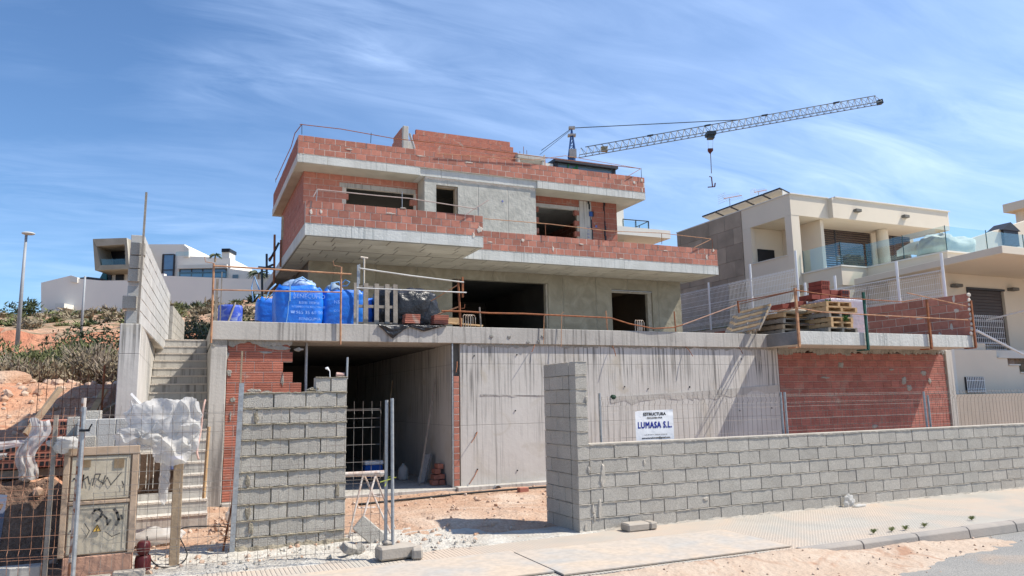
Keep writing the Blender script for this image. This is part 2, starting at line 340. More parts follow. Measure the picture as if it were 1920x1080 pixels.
def text(name, body, size, loc, rot, m, parent, sx=1.0, bold=0.0, align='LEFT', shear=0, sp=1.0, fat=0):
    c = bpy.data.curves.new(name, 'FONT'); c.body = body; c.size = size; c.align_x = align; c.offset = bold; c.shear = shear; c.space_character = sp; c.resolution_u = 2
    c.materials.append(m); tmp = bpy.data.objects.new(name, c); COL.objects.link(tmp); bpy.context.view_layer.update()
    me = bpy.data.meshes.new_from_object(tmp.evaluated_get(bpy.context.evaluated_depsgraph_get())); bpy.data.objects.remove(tmp)
    if fat:
        vv = [v.co.copy() for v in me.vertices]; ff = [tuple(p.vertices) for p in me.polygons]; nv_ = len(vv); V_ = []; F_ = []
        for k, (dx_, dy_) in enumerate(((0, 0), (fat, 0), (-fat, 0), (0, fat), (0, -fat), (fat, fat), (-fat, -fat), (fat, -fat), (-fat, fat))):
            V_ += [(v.x + dx_, v.y + dy_, v.z + .00006 * k) for v in vv]; F_ += [tuple(i + nv_ * k for i in f) for f in ff]
        me = bpy.data.meshes.new(name); me.from_pydata(V_, [], F_); me.materials.append(m)
    o = bpy.data.objects.new(name, me); COL.objects.link(o); o.location = loc; o.rotation_euler = rot; o.scale = (sx, 1, 1)
    attach(o, parent); return o
def copy_tree(o, parent=None):
    c = o.copy(); COL.objects.link(c)
    if parent: c.parent = parent
    for ch in list(o.children): copy_tree(ch, c)
    return c

PIECES = {}
def piece(dim, m, bev=.004, key=''):
    k = (dim, m.name, bev, key)
    if k not in PIECES:
        mb = MB(); mb.obox((0, 0, 0), dim); o = mb.build('piece', m, bevel=bev); me = o.data; me.name = 'piece_mesh'
        bpy.data.objects.remove(o); PIECES[k] = me
    return PIECES[k]

def masonry(parent, o, ang, length, rows, rh, bl, depth, m, mm, joint=.010, name='brick', start=None, end=None, jit=.003, bev=.004, skip=None, proud=.004,
            individual=True, core=True, offs=None, bedm=None, bed=0.0, corename='masonry', cut=None):
    """wall of separate pieces: o = lower left front corner, ang = direction of the wall in plan; the front normal is to the right of the direction"""
    proud = max(proud, jit + .003)
    o = Vector(o); u = Vector((math.cos(ang), math.sin(ang), 0)); nb = Vector((-math.sin(ang), math.cos(ang), 0))   # nb = into the wall
    joined = MB(); rng = random.Random(int(o.x * 100 + o.y * 10 + o.z + length * 7))
    rot3 = Matrix.Rotation(ang, 3, 'Z')
    if core:
        cb = MB()
        for r_ in range(rows):
            a0 = start(r_) if start else 0; a1 = end(r_) if end else length
            if skip:
                seg = None; k = a0
                while k < a1:
                    k2 = min(k + .1, a1)
                    if not skip(r_, (k + k2) / 2): seg = k if seg is None else seg
                    elif seg is not None:
                        c = o + u * ((seg + k) / 2) + nb * (depth / 2) + Vector((0, 0, rh * r_ + rh / 2 - joint / 2)); cb.obox(c, (k - seg - .02, depth - 2 * proud, rh), rot3); seg = None
                    k = k2
                if seg is not None:
                    c = o + u * ((seg + a1) / 2) + nb * (depth / 2) + Vector((0, 0, rh * r_ + rh / 2 - joint / 2)); cb.obox(c, (a1 - seg - .02, depth - 2 * proud, rh), rot3)
            else:
                c = o + u * ((a0 + a1) / 2) + nb * (depth / 2) + Vector((0, 0, rh * r_ + rh / 2 - joint / 2)); cb.obox(c, (a1 - a0 - .015, depth - 2 * proud, rh - (joint if r_ == rows - 1 else -.0)), rot3)
        parent = cb.build(corename, mm, parent)
    for r_ in range(rows):
        a0 = start(r_) if start else 0; a1 = end(r_) if end else length
        off = offs(r_) if offs else (0 if r_ % 2 else -bl / 2)
        x = a0 + (off if off <= 0 else off - bl)
        while x < a1 - .02:
            b0 = max(x, a0); b1 = min(x + bl, a1); x += bl
            if b1 - b0 < .05: continue
            if skip and skip(r_, (b0 + b1) / 2): continue
            ln = b1 - b0 - joint; hgt = rh - joint
            pr = rng.uniform(-jit, jit)
            c = o + u * ((b0 + b1) / 2) + nb * (depth / 2 + pr) + Vector((0, 0, rh * r_ + rh / 2 + rng.uniform(-.002, .002)))
            if individual:
                me = piece((bl - joint, depth, hgt), m, bev)
                inst(name, me, c, parent, (ln / (bl - joint), 1, 1), (rng.uniform(-.004, .004), rng.uniform(-.004, .004), ang + rng.uniform(-.006, .006)))
            else: joined.obox(c, (ln, depth, hgt), rot3)
        if bed:    # squeezed-out bed joint
            mb = bedm if bedm is not None else None
            if mb is not None:
                n = max(3, int((a1 - a0) / .045)); pts = []; rs = []
                for i in range(n + 1):
                    q = a0 + (a1 - a0) * i / n
                    pts.append(o + u * q - nb * (.001 + .004 * rng.random()) + Vector((0, 0, rh * (r_ + 1) - joint * .5 + rng.uniform(-.004, .004)))); rs.append(bed * rng.uniform(.35, 1.25))
                mb.tube(pts, rs, 5)
    if not individual: stuff(joined.build(name, m, parent))

def smear(mb, c, wd, ht, nrm=(0, -1, 0), seed=0, th=.012):
    """irregular flat splat of cement on a wall face"""
    rng = random.Random(seed); c = Vector(c); nv = Vector(nrm); u = nv.cross(Vector((0, 0, 1))).normalized(); n = 11
    ring = []
    for k in range(n):
        t = 2 * math.pi * k / n; q = rng.uniform(.6, 1.15)
        ring.append(c + u * (math.cos(t) * wd / 2 * q) + Vector((0, 0, math.sin(t) * ht / 2 * q)))
    b = len(mb.v); mb.v.append(tuple(c + nv * th)); mb.v += [tuple(p - nv * .01) for p in ring] + [tuple(c + (p - c) * .8 + nv * (th * rng.uniform(.4, 1))) for p in ring]
    for k in range(n):
        k2 = (k + 1) % n; mb.f += [(b + 1 + k, b + 1 + k2, b + 1 + n + k2, b + 1 + n + k), (b + 1 + n + k, b + 1 + n + k2, b)]
def ragged(mb, p0, p1, lo, hi, seed=0, th=.015, nrm=(0, -1, 0), step=.05, up=False):
    """band of cement hanging from a line, with a ragged lower edge"""
    rng = random.Random(seed); p0 = Vector(p0); p1 = Vector(p1); n = max(2, int((p1 - p0).length / step)); nv = Vector(nrm); sg = 1 if up else -1
    top = []; bot = []
    for i in range(n + 1):
        p = p0.lerp(p1, i / n); k = .5 + .5 * mn.noise(p * 3.1 + Vector((seed, 0, 0))) + rng.uniform(-.25, .25)
        top.append(p + nv * th * rng.uniform(.5, 1)); bot.append(p + Vector((0, 0, sg * (lo + (hi - lo) * max(0, min(1, k))))) + nv * th * rng.uniform(-.2, .6))
    b = len(mb.v); mb.v += [tuple(q) for q in top] + [tuple(q) for q in bot] + [tuple(q - nv * th * 1.6) for q in bot] + [tuple(q - nv * th * 1.6) for q in top]; m_ = n + 1
    for i in range(n):
        mb.f += [(b + i, b + i + 1, b + m_ + i + 1, b + m_ + i), (b + m_ + i, b + m_ + i + 1, b + 2 * m_ + i + 1, b + 2 * m_ + i), (b + 3 * m_ + i, b + 3 * m_ + i + 1, b + i + 1, b + i)]

# ------------------------------------------------------------------ ground
def smooth(a, b, x):
    t = max(0, min(1, (x - a) / (b - a))); return t * t * (3 - 2 * t)
def ground(x, y):
    d = .4053 * x + .9142 * y; l = .9142 * x - .4053 * y
    n = mn.noise(Vector((x * .35, y * .35, 0))); n2 = mn.noise(Vector((x * 1.7, y * 1.7, 3))); n3 = mn.noise(Vector((x * 5, y * 5, 9)))
    if y < 9.2: base = -.25
    else: base = -.25 + .23 * smooth(9.2, 9.45, y)
    fine = smooth(9.3, 9.9, y)
    z = base + fine * (.035 * n2 + .018 * n3)
    # mound inside the plot and in front of the garage
    z += .10 * math.exp(-((x - 4.4) ** 2 / 1.6 + (y - 11.3) ** 2 / .5)) + .07 * math.exp(-((x - 3.1) ** 2 / .9 + (y - 12.2) ** 2 / .6))
    z += .03 * smooth(9.6, 10.4, y) * (1 - smooth(10.4, 13, y))
    # open plot on the left, climbing to the hillside
    left = 1 - smooth(-1.5, -.95, x)
    zl = .95 * smooth(10.7, 11.1, y) + .55 * smooth(11.6, 15, y) + .9 * smooth(14.5, 20, y) + .28 * n * smooth(12, 16, y) + .10 * n2 * smooth(11, 13, y) + .035 * n3
    zh = (d - 20) * .098 + 2.35
    cd_ = 46.5 + 1.6 * mn.noise(Vector((x * .13, y * .13, 2)))
    zh = 2.35 + max(0, d - 20) * .072 + 2.5 * smooth(cd_, cd_ + 1.6, d) * (1 - .55 * smooth(-24, -8, l)) + 1.1 * smooth(52, 62, d) + 1.5 * smooth(60, 84, d)
    zh += 2.8 * smooth(-48, -12, l) * smooth(52, 84, d)
    zh += (.8 * mn.noise(Vector((x * .12, y * .12, 5))) + .35 * mn.noise(Vector((x * .5, y * .5, 8)))) * smooth(26, 42, d)
    zh -= max(0, d - 96) * .09
    hl = left * smooth(9.5, 10.5, y) * zl
    far = smooth(17, 23, y)
    z = z + hl if far <= 0 else (z + hl) * (1 - far) + far * (zh if left > .01 or y > 30 else zh * smooth(30, 34, y) + z * (1 - smooth(30, 34, y)))
    if x > -.9 and y > 17 and y < 32 and x < 21.3: z = -.1 if x > 0 else max(-.1, min(z, 2.6))
    if x >= 21.3 and y > 17.0 and y < 60:
        z = max(3.3, z) if y > 19 else 3.0
        if y > 30: z = max(z, 3.6)
    return z
def axis(lims):
    out = []
    for a, b, st in lims:
        n = max(1, round((b - a) / st)); out += [a + (b - a) * i / n for i in range(n)]
    return out + [lims[-1][1]]
xs = axis([(-1500, -300, 300), (-300, -90, 30), (-90, -12, 1.3), (-12, -6, .4), (-6, 8, .10), (8, 21.2, .4), (21.2, 21.4, .1), (21.4, 60, 3), (60, 300, 40), (300, 1800, 500)])
ys = axis([(-1500, -200, 400), (-200, 0, 50), (0, 9, 3), (9, 14, .09), (14, 24, .3), (24, 110, 1.3), (110, 200, 15), (200, 2000, 300)])
mb = MB()
for y in ys:
    for x in xs: mb.v.append((x, y, ground(x, y)))
nx = len(xs)
for j in range(len(ys) - 1):
    for i in range(nx - 1): a = j * nx + i; mb.f.append((a, a + 1, a + nx + 1, a + nx))
gr = struct('ground', mb, earth, smooth=False)
gr.data.materials.append(hillm); gr.data.materials.append(cliffm)
gr.data.materials.append(mat('red bank earth', (.50, .235, .135), (.54, .35, .235), .9, bump=1.0, bscale=12, bdist=.08, speck=.35, speckscale=20, dist=1.2, dust=((.44, .17, .09), .7, .52, .66)))
gr.data.materials.append(mat('shade darkened soil', (.15, .09, .062), (.24, .16, .115), 3, bump=1.0, bscale=14, bdist=.06, speck=.4, speckscale=25))  # soil colour carries the shadow of cabinet and blocks on the bank foot
for p in gr.data.polygons:
    c = p.center; d = .4053 * c.x + .9142 * c.y
    if d > 27: p.material_index = 1
    if d > 42 and d < 52 and p.normal.z < .86: p.material_index = 2
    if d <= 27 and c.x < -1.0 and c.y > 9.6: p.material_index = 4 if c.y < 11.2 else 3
    p.use_smooth = d > 20

mb = MB(); mb.grid(lambda u, v: (-60 + 130 * u, -30 + 37.1 * v, -.13), 20, 6); struct('road', mb, asphalt)
# pavement deck
mb = MB(); mb.box(-12, 60, 7.16, 9.33, -.2, 0.0); struct('pavement', mb, pave)
# kerb stones, each a part of the kerb
kerb = tag(thing('kerb', 'worn grey kerb line between the dotted pavement and the sandy gutter', 'kerb', (12, 7.1, -.13)), kind='structure')
del kerb['category']; del kerb['label']
for i in range(14):
    x0 = 6.9 + i * 1.0
    mbk = MB(); mbk.prism([(x0 + .006, 7.02, -.13), (x0 + .006, 7.16, -.13), (x0 + .006, 7.16, .012), (x0 + .006, 7.07, .012), (x0 + .006, 7.035, -.02)], (.985, 0, 0))
    o = mbk.build('kerb_stone', kerbm, kerb, bevel=.006)
# sand spilled over gutter and road
def spill(x, y):
    k = smooth(-1.6, .2, x) * (1 - smooth(8.2, 11.8, x)); e = smooth(5.35, 6.6, y + .5 * mn.noise(Vector((x * .5, y * .5, 2))) - .10 * (x - 5)) 
    n = .5 + .5 * mn.noise(Vector((x * .8, y * 1.6, 1))) ; n2 = mn.noise(Vector((x * 4, y * 5, 1))); n3 = mn.noise(Vector((x * 13, y * 16, 4)))
    near = math.exp(-((y - 6.85) ** 2) / .10) * (1 - smooth(6.6, 8.2, x)) * .10
    z = -.145 + k * e * (.012 + .040 * n + .016 * n2 + .008 * n3) + near * k * .9 + .075 * smooth(6.7, 7.05, y) * (1 - smooth(6.8, 7.9, x + .4 * n2))
    z += .035 * math.exp(-((x - 4.9) ** 2 / .5 + (y - 6.6) ** 2 / .05)) + .06 * math.exp(-((x - 8.6) ** 2 / .7 + (y - 6.95) ** 2 / .02)) * (1 if y < 7.0 else .3)
    return z if y < 7.16 else min(z, .02)
mb = MB(); mb.grid(lambda u, v: (-2 + 15 * u, 5.0 + 2.12 * v, spill(-2 + 15 * u, 5.0 + 2.12 * v)), 210, 42)
tag(mb.build('sand_spill', dustm), 'reddish sand spilled over the gutter and the edge of the asphalt', 'sand', kind='stuff')
# pale cement debris apron in front of the gate wall
def apron(x, y):
    k = smooth(-1.4, -.4, x) * (1 - smooth(3.4, 4.7, x + .3 * mn.noise(Vector((x * 2, y * 2, 1))))) * smooth(8.95, 9.35, y + .15 * mn.noise(Vector((x * 3, y * 3, 0)))) * (1 - smooth(10.6, 11.6, y))
    return -.03 + k * (.055 + .018 * mn.noise(Vector((x * 3, y * 3, 5))) + .02 * mn.noise(Vector((x * 9, y * 9, 5))) + .008 * mn.noise(Vector((x * 25, y * 25, 5))))
mb = MB(); mb.grid(lambda u, v: (-1.6 + 6.6 * u, 8.8 + 3 * v, apron(-1.6 + 6.6 * u, 8.8 + 3 * v)), 150, 80)
tag(mb.build('cement_debris', debris), 'pale crumbled cement spilled along the foot of the block gate wall', 'debris', kind='stuff')
# cement slab strip between gate walls (shaded by the pillar)
mb = MB(); mb.grid(lambda u, v: (3.3 + 2.1 * u, 9.15 + .75 * v + .1 * u, .012 + .012 * mn.noise(Vector((u * 9, v * 5, 2))) - (.05 if u < .02 or v < .02 or v > .98 else 0)), 50, 20)
tag(mb.build('cement_patch', debris), 'rough cement strip across the plot entrance beside the block pillar', 'cement', kind='stuff')
# steel road plates
for (x0, x1, y0, y1, lab) in ((-.6, 3.72, 7.40, 8.60, 'dusty steel road plate on the left half of the pavement, its corner by the gutter'), (3.74, 6.9, 7.22, 8.52, 'dusty steel road plate on the pavement in front of the block pillar')):
    m_ = MB(); m_.box(x0, x1, y0, y1, .008, .026); o = m_.build('steel_plate', plate, bevel=.002); tag(o, lab, 'steel plate', 'steel plates on the pavement'); o.rotation_euler = (0, 0, 0)

# rocks as stuff
def rocks(name, n, fn, smin, smax, m, lab, seed=1, cat='rubble'):
    rng = random.Random(seed); mb = MB()
    base = [(0, 0, 1), (.9, 0, .35), (.28, .85, .4), (-.72, .53, .3), (-.72, -.53, .45), (.28, -.85, .3), (.72, .53, -.4), (-.28, .85, -.35), (-.9, 0, -.4), (-.28, -.85, -.4), (.72, -.53, -.3), (0, 0, -.8)]
    fc = [(0, 1, 2), (0, 2, 3), (0, 3, 4), (0, 4, 5), (0, 5, 1), (1, 6, 2), (2, 7, 3), (3, 8, 4), (4, 9, 5), (5, 10, 1), (6, 7, 2), (7, 8, 3), (8, 9, 4), (9, 10, 5), (10, 6, 1), (11, 7, 6), (11, 8, 7), (11, 9, 8), (11, 10, 9), (11, 6, 10)]
    for _ in range(n):
        x, y, z = fn(rng); s_ = smin + (smax - smin) * rng.random() ** 3; e = Euler((rng.random() * 6, rng.random() * 6, rng.random() * 6)).to_matrix(); b = len(mb.v)
        for v in base: mb.v.append(tuple(Vector((x, y, z + s_ * .25)) + e @ (Vector(v) * s_ * rng.uniform(.6, 1.1))))
        mb.f += [tuple(b + i for i in f) for f in fc]
    return tag(mb.build(name, m), lab, cat, kind='stuff')
rocks('rubble', 900, lambda r: (lambda x, y: (x, y, max(ground(x, y), apron(x, y) if y < 11.7 else -1)))(r.uniform(-1, 7.5), 9.4 + 5.4 * r.random() ** 1.3), .006, .05, rockm, 'small stones and brick chips scattered over the earth of the plot', 3)
rocks('rubble', 950, lambda r: (lambda x, y: (x, y, ground(x, y)))(r.uniform(-7, -1.25), r.uniform(10.5, 21.5)), .012, .13, rockm, 'pale stones strewn over the red earth bank on the left', 4)
rocks('rubble', 420, lambda r: (lambda x, y: (x, y, spill(x, y)))(r.uniform(3, 10.5), 5.6 + 1.5 * r.random()), .004, .022, rockm, 'pebbles lying in the sand of the gutter', 5)
rocks('rubble', 200, lambda r: (r.uniform(.2, 3.6), 9.0 + 1.0 * r.random(), .03), .006, .035, debris, 'cement crumbs along the foot of the gate wall', 6)
rocks('rubble', 300, lambda r: (lambda d, l: (lambda x, y: (x, y, ground(x, y)))(.4053 * d + .9142 * l, .9142 * d - .4053 * l))(r.uniform(28, 86), r.uniform(-50, -4)), .10, .42, mat('hill stones', (.52, .36, .25), (.46, .25, .16), .6, bump=.5, bscale=3), 'pale and reddish stones over the hillside', 7)
for i, (px, py, s_, lab) in enumerate(((660, 1040, .13, 'angular broken block lying on the cement debris beside the gate wall'), (28, 705, .0, ''))):
    if s_ == 0: continue
    p = at(px, py, Z=.03); m_ = MB(); m_.obox(p + Vector((-.03, 0, .07)), (.20, .13, .10), Euler((.4, .35, .5)).to_matrix()); m_.obox(p + Vector((.09, .02, .06)), (.12, .11, .09), Euler((.1, -.5, .2)).to_matrix()); tag(m_.build('broken_block', block, bevel=.012), lab, 'broken block')
m_ = MB(); m_.blob((-4.0, 19.6, 2.50), (.85, .5, .26), 2.6, .30, 1.8, 16, 10, seed=4); tag(m_.build('boulder', earth), 'large reddish boulder at the top of the earth bank, far left', 'boulder')

# ------------------------------------------------------------------ the unfinished house
H = thing('unfinished_house', 'three storey house shell of raw concrete and red hollow brick, still under construction', 'house', (.4, 15.1, 0))
def part(name, m, fn, par=None, bevel=0, smooth=False):
    b = MB(); fn(b); return b.build(name, m, par or H, bevel=bevel, smooth=smooth)
# ground floor
part('column', conc, lambda b: b.box(.40, .69, 15.1, 15.45, -.3, 3.085), bevel=.01)
part('garage_floor', conc, lambda b: (b.box(.69, 5.30, 15.02, 25, -.3, .04), b.box(2.2, 5.3, 14.7, 15.015, -.3, -.06)), bevel=.01)
part('footing', conc, lambda b: (b.box(5.3, 14.4, 14.93, 15.6, -.3, .06), b.box(2.9, 9, 14.35, 14.69, -.3, -.065)), bevel=.015)
part('garage_side_wall', conc_wall, lambda b: b.box(5.30, 5.42, 15.27, 25, .042, 3.085))
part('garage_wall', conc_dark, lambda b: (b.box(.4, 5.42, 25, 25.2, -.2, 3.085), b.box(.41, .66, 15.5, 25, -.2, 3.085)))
part('front_wall', conc_wall, lambda b: b.box(5.44, 14.43, 15.12, 15.34, .062, 3.085))
part('niche', conc_dark, lambda b: b.box(5.30, 5.435, 15.2, 15.26, .042, 3.085))
s1 = part('floor_slab', conc, lambda b: (b.box(.40, 14.6, 15.06, 30.5, 3.09, 3.45)), bevel=.008)
fl = MB(); ragged(fl, (5.45, 15.115, 3.09), (14.3, 15.115, 3.09), .0, .10, 3); ragged(fl, (.7, 15.14, 3.09), (1.9, 15.14, 3.09), .03, .16, 8, th=.03); ragged(fl, (.41, 15.095, 3.09), (.69, 15.095, 3.09), .05, .18, 5, th=.012)
for i, (px, py) in enumerate(((922, 630), (1018, 631), (955, 632), (1010, 640), (990, 641))): smear(fl, at(px, py, Y=15.055), .10, .10, seed=i)
stuff(fl.build('cement_smear', cement_grey, H))
# ragged horizontal pour joint on the front wall
pj = MB()
ragged(pj, (9.2, 15.118, 1.88), (11.6, 15.118, 1.97), .08, .26, 11, th=.012, step=.19); ragged(pj, (11.6, 15.118, 1.97), (14.4, 15.118, 2.12), .06, .30, 14, th=.014, step=.23); ragged(pj, (5.9, 15.118, 1.98), (7.6, 15.118, 1.94), .02, .06, 12, th=.01, step=.15)
stuff(pj.build('pour_joint', conc, H))
hl = MB()
for px, py in ((893, 812), (895, 880), (969, 665), (966, 770), (970, 882), (889, 667), (1171, 725), (1215, 729), (1293, 725), (1390, 673), (1387, 770), (1447, 765), (1167, 645), (1293, 726)):
    p = at(px, py, Y=15.115); hl.tube([p, p + Vector((0, -.012, 0))], .016, 8)
stuff(hl.build('tie_hole', black, H))
dr = MB(); p = at(932, 917, Y=14.92); dr.lathe([(.085, .0), (.085, -.05), (.075, -.05), (.075, .02), (.0, .02)], p + Vector((0, 0, 0)), 18, 'Y'); dr.build('drain_pipe', pipem, H)
# rebar dowels and cut ties sticking out of the front wall
for (a, b, c, d) in ((1003, 643, 997, 660), (1146, 644, 1155, 668), (1284, 648, 1299, 668), (1382, 648, 1393, 664), (895, 810, 884, 830), (896, 880, 880, 908), (857, 678, 855, 698)):
    p = at(a, b, Y=15.12); q = at(c, d, Y=14.95); m_ = MB(); m_.tube([p, (p + q) / 2 + Vector((0, -.03, 0)), q], .009, 5); m_.build('rebar_stub', rust, H)
# brick infill left of the garage opening
inf = MB()
def inf_end(r_): return {14: 1.28, 13: 1.21, 12: 1.05, 11: 1.24, 10: 1.36}.get(r_, 1.40)
masonry(H, (.70, 15.16, .05), 0, 1.4, 15, .202, .335, .115, brick_g, mortar_pale, end=lambda r_: {14: .5 * 2.32, 13: 1.22, 12: 1.04, 11: 1.23, 10: 1.40}.get(r_, 1.40), bev=.003)
sm = MB()
for i, (px, py, w_, h_) in enumerate(((520, 652, .5, .12), (497, 661, .28, .06), (530, 712, .06, .28), (478, 733, .3, .1), (437, 750, .12, .12), (430, 700, .1, .16), (560, 655, .2, .1), (425, 665, .12, .2), (422, 690, .06, .5), (421, 740, .05, .6), (419, 820, .05, .8), (500, 735, .3, .06), (432, 780, .04, .2))):
    smear(sm, at(px, py, Y=15.155), w_, h_, seed=20 + i)
stuff(sm.build('cement_smear', cement_grey, H))
# brick pier strip right of the garage
masonry(H, (5.27, 15.10, .06), 0, .14, 17, .137, .15, .16, brick, mortar_pale, joint=.018, bev=.003, jit=.004, offs=lambda r_: 0)
part('frame_post', galv, lambda b: b.box(5.235, 5.262, 15.08, 15.14, .04, 3.085))

part('shade_ceiling', conc_dark, lambda b: b.box(.70, 5.28, 16.4, 24.9, 3.07, 3.0875))  # dark panel under the slab, added to deepen the garage shade
# first floor walls (behind the terrace)
def wall_x(b, x0, x1, y, th, z0, z1, ops=()):
    x = x0
    for (a, c, zb, zt) in sorted(ops):
        if a > x: b.box(x, a, y, y + th, z0, z1)
        if zb > z0: b.box(a, c, y, y + th, z0, zb)
        if zt < z1: b.box(a, c, y, y + th, zt, z1)
        x = c
    if x < x1: b.box(x, x1, y, y + th, z0, z1)
part('terrace_wall', conc_w1, lambda b: wall_x(b, 3.24, 16.86, 22.4, .22, 3.452, 6.127, [(7.80, 11.30, 3.46, 5.80), (13.84, 15.58, 3.46, 5.71)]))
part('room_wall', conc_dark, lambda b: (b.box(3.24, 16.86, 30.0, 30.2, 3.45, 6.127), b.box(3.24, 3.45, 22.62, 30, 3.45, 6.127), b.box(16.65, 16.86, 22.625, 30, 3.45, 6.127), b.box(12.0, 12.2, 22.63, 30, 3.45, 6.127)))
for q_ in ((11.22, 11.295, 22.43, 22.60, 3.46, 5.79), (15.40, 15.575, 22.45, 22.60, 3.46, 5.70), (13.842, 15.39, 22.45, 22.5, 5.60, 5.70)): part('door_jamb', mortar, lambda b: b.box(*q_))
part('lintel_bar', galv, lambda b: (b.box(13.85, 15.55, 22.38, 22.4, 5.66, 5.69), b.box(13.85, 15.4, 22.36, 22.38, 4.0, 4.03)))
masonry(H, (12.9, 28.6, 3.46), 0, 3.6, 9, .25, .5, .1, brick, mortar, individual=False)
# second slab with its two cantilevers
def slab2(b):
    b.box(2.61, 7.54, 18.95, 20.645, 6.13, 6.45); b.box(2.61, 17.25, 20.65, 30.2, 6.13, 6.45)
s2 = part('balcony_slab', conc_edge, slab2, bevel=.006)
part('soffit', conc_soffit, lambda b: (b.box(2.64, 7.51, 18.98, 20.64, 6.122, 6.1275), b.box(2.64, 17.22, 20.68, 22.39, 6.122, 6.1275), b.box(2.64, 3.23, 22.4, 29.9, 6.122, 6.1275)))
sp_me = {}
rs_ = random.Random(12)
for (x0, x1, y0, y1) in ((2.66, 7.50, 19.0, 20.64), (2.66, 17.2, 20.70, 22.38), (2.66, 3.22, 22.40, 26.0)):
    y_ = y0; r_ = 0
    while y_ < y1 - .1:
        x_ = x0 - rs_.uniform(0, .6); dy_ = min(.55, y1 - y_)
        while x_ < x1 - .05:
            ln = rs_.choice((.5, .75, 1.0)); a_ = max(x_, x0); b2_ = min(x_ + ln, x1); x_ += ln
            if b2_ - a_ < .08: continue
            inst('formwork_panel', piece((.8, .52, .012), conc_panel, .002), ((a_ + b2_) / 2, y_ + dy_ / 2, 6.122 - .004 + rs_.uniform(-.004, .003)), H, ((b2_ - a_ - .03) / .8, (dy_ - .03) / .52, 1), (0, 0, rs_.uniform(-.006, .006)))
        y_ += .55; r_ += 1
# balcony parapets
pf = MB()
masonry(H, (2.61, 18.955, 6.455), 0, 4.93, 3, .2, .283, .14, brick, mortar_pale, joint=.016, bev=.004)
masonry(H, (7.50, 20.655, 6.455), 0, 9.75, 3, .2, .283, .14, brick, mortar_pale, joint=.016, bev=.004, individual=True)
masonry(H, (2.615, 24.4, 6.455), -math.pi / 2, 5.3, 3, .2, .283, .14, brick, mortar_pale, joint=.016, individual=False)
masonry(H, (17.25, 20.80, 6.455), math.pi / 2, 4.0, 3, .2, .283, .14, brick, mortar_pale, joint=.016, individual=False)
pf2 = MB()
for i, (px, py, w_, h_, yy) in enumerate(((583, 397, .09, .16, 18.95), (602, 397, .08, .15, 18.95), (900, 430, .18, .22, 18.95), (888, 442, .1, .2, 18.95), (732, 400, .3, .05, 18.95), (1037, 467, .09, .2, 20.65), (980, 450, .14, .12, 20.65), (1090, 458, .2, .05, 20.65), (920, 454, .2, .05, 20.65), (1248, 470, .2, .05, 20.65), (1325, 482, .10, .25, 20.65), (1337, 470, .14, .14, 20.65), (1165, 485, .2, .05, 20.65), (756, 390, .2, .04, 18.95))):
    smear(pf2, at(px, py, Y=yy), w_, h_, seed=60 + i, th=.01)
ragged(pf2, (2.61, 18.95, 6.455), (7.54, 18.95, 6.455), .0, .03, 31, th=.012); ragged(pf2, (7.54, 20.65, 6.455), (17.25, 20.65, 6.455), .0, .03, 32, th=.012)
stuff(pf2.build('mortar_smear', mortar_pale, H))

part('shade_ceiling', conc_dark, lambda b: b.box(3.46, 16.64, 22.63, 29.95, 6.11, 6.1275))  # dark panel over the slab underside paints the rooms' shade
# second floor
part('upper_wall', conc_up, lambda b: (wall_x(b, 7.03, 11.17, 22.95, .22, 6.452, 9.325, [(7.44, 8.22, 7.0, 9.09)]), b.box(7.03, 7.25, 23.172, 23.74, 6.452, 9.325), b.box(10.97, 11.17, 23.172, 23.74, 6.452, 9.325)))
part('window_reveal', wood, lambda b: (b.box(8.12, 8.21, 22.99, 23.16, 7.0, 9.08), b.box(7.445, 8.115, 22.99, 23.16, 9.01, 9.08)))
masonry(H, (3.19, 23.75, 6.46), 0, 3.84, 14, .205, .42, .12, brick, mortar_pale, joint=.014, individual=False, skip=lambda r_, x: r_ < 12 and 1.43 < x < 3.67, end=lambda r_: 3.84)
part('lintel', conc, lambda b: b.box(4.35, 6.95, 23.735, 23.87, 8.92, 9.07))
masonry(H, (11.17, 23.75, 6.46), 0, 3.88, 14, .205, .5, .12, brick_g, mortar, joint=.012, individual=False, skip=lambda r_, x: r_ < 12 and .30 < x < 2.15)
part('lintel', conc, lambda b: (b.box(11.2, 13.5, 23.735, 23.87, 8.91, 9.04), b.box(13.38, 13.9, 23.738, 23.87, 6.5, 9.3)))
ch = MB()
for (a, zc) in ((14.42, 0), (13.96, 0)):
    for k in range(14): z = 6.6 + k * .2; ch.box(a + random.uniform(-.03, .03) - (k * .018 if a < 14 else 0) + .05, a + .09 + random.uniform(-.02, .03) - (k * .018 if a < 14 else 0), 23.725, 23.76, z, z + .2)
ch.box(13.86, 14.0, 23.72, 23.75, 8.72, 8.92)
stuff(ch.build('wall_chase', black, H))
bx = MB(); bx.box(13.80, 13.93, 23.70, 23.74, 8.72, 8.90); bx.build('junction_box', mat('blue plastic box', (.04, .10, .32), bump=0), H)
bm_ = MB()
for i in range(9): smear(bm_, (13.75 + .1 * mn.noise(Vector((i, 0, 0))), 23.728, 7.3 + .12 * i), .12, .03, seed=i, th=.004)
smear(bm_, (14.1, 23.728, 8.35), .12, .12, seed=3, th=.004); smear(bm_, at(942, 377, Y=22.945), .1, .1, seed=4, th=.004)
stuff(bm_.build('blue_paint_mark', mat('blue marking paint', (.06, .09, .38), (.3, .3, .42), 14, bump=0), H))
masonry(H, (3.19, 29.8, 6.46), -math.pi / 2, 6.05, 14, .205, .33, .12, brick, mortar_pale, joint=.014, individual=False)
masonry(H, (15.05, 23.76, 6.46), math.pi / 2, 6.0, 14, .205, .33, .12, brick, mortar_pale, joint=.014, individual=False)
part('room_wall', conc_dark, lambda b: (b.box(3.3, 14.9, 29.6, 29.8, 6.452, 9.325),))
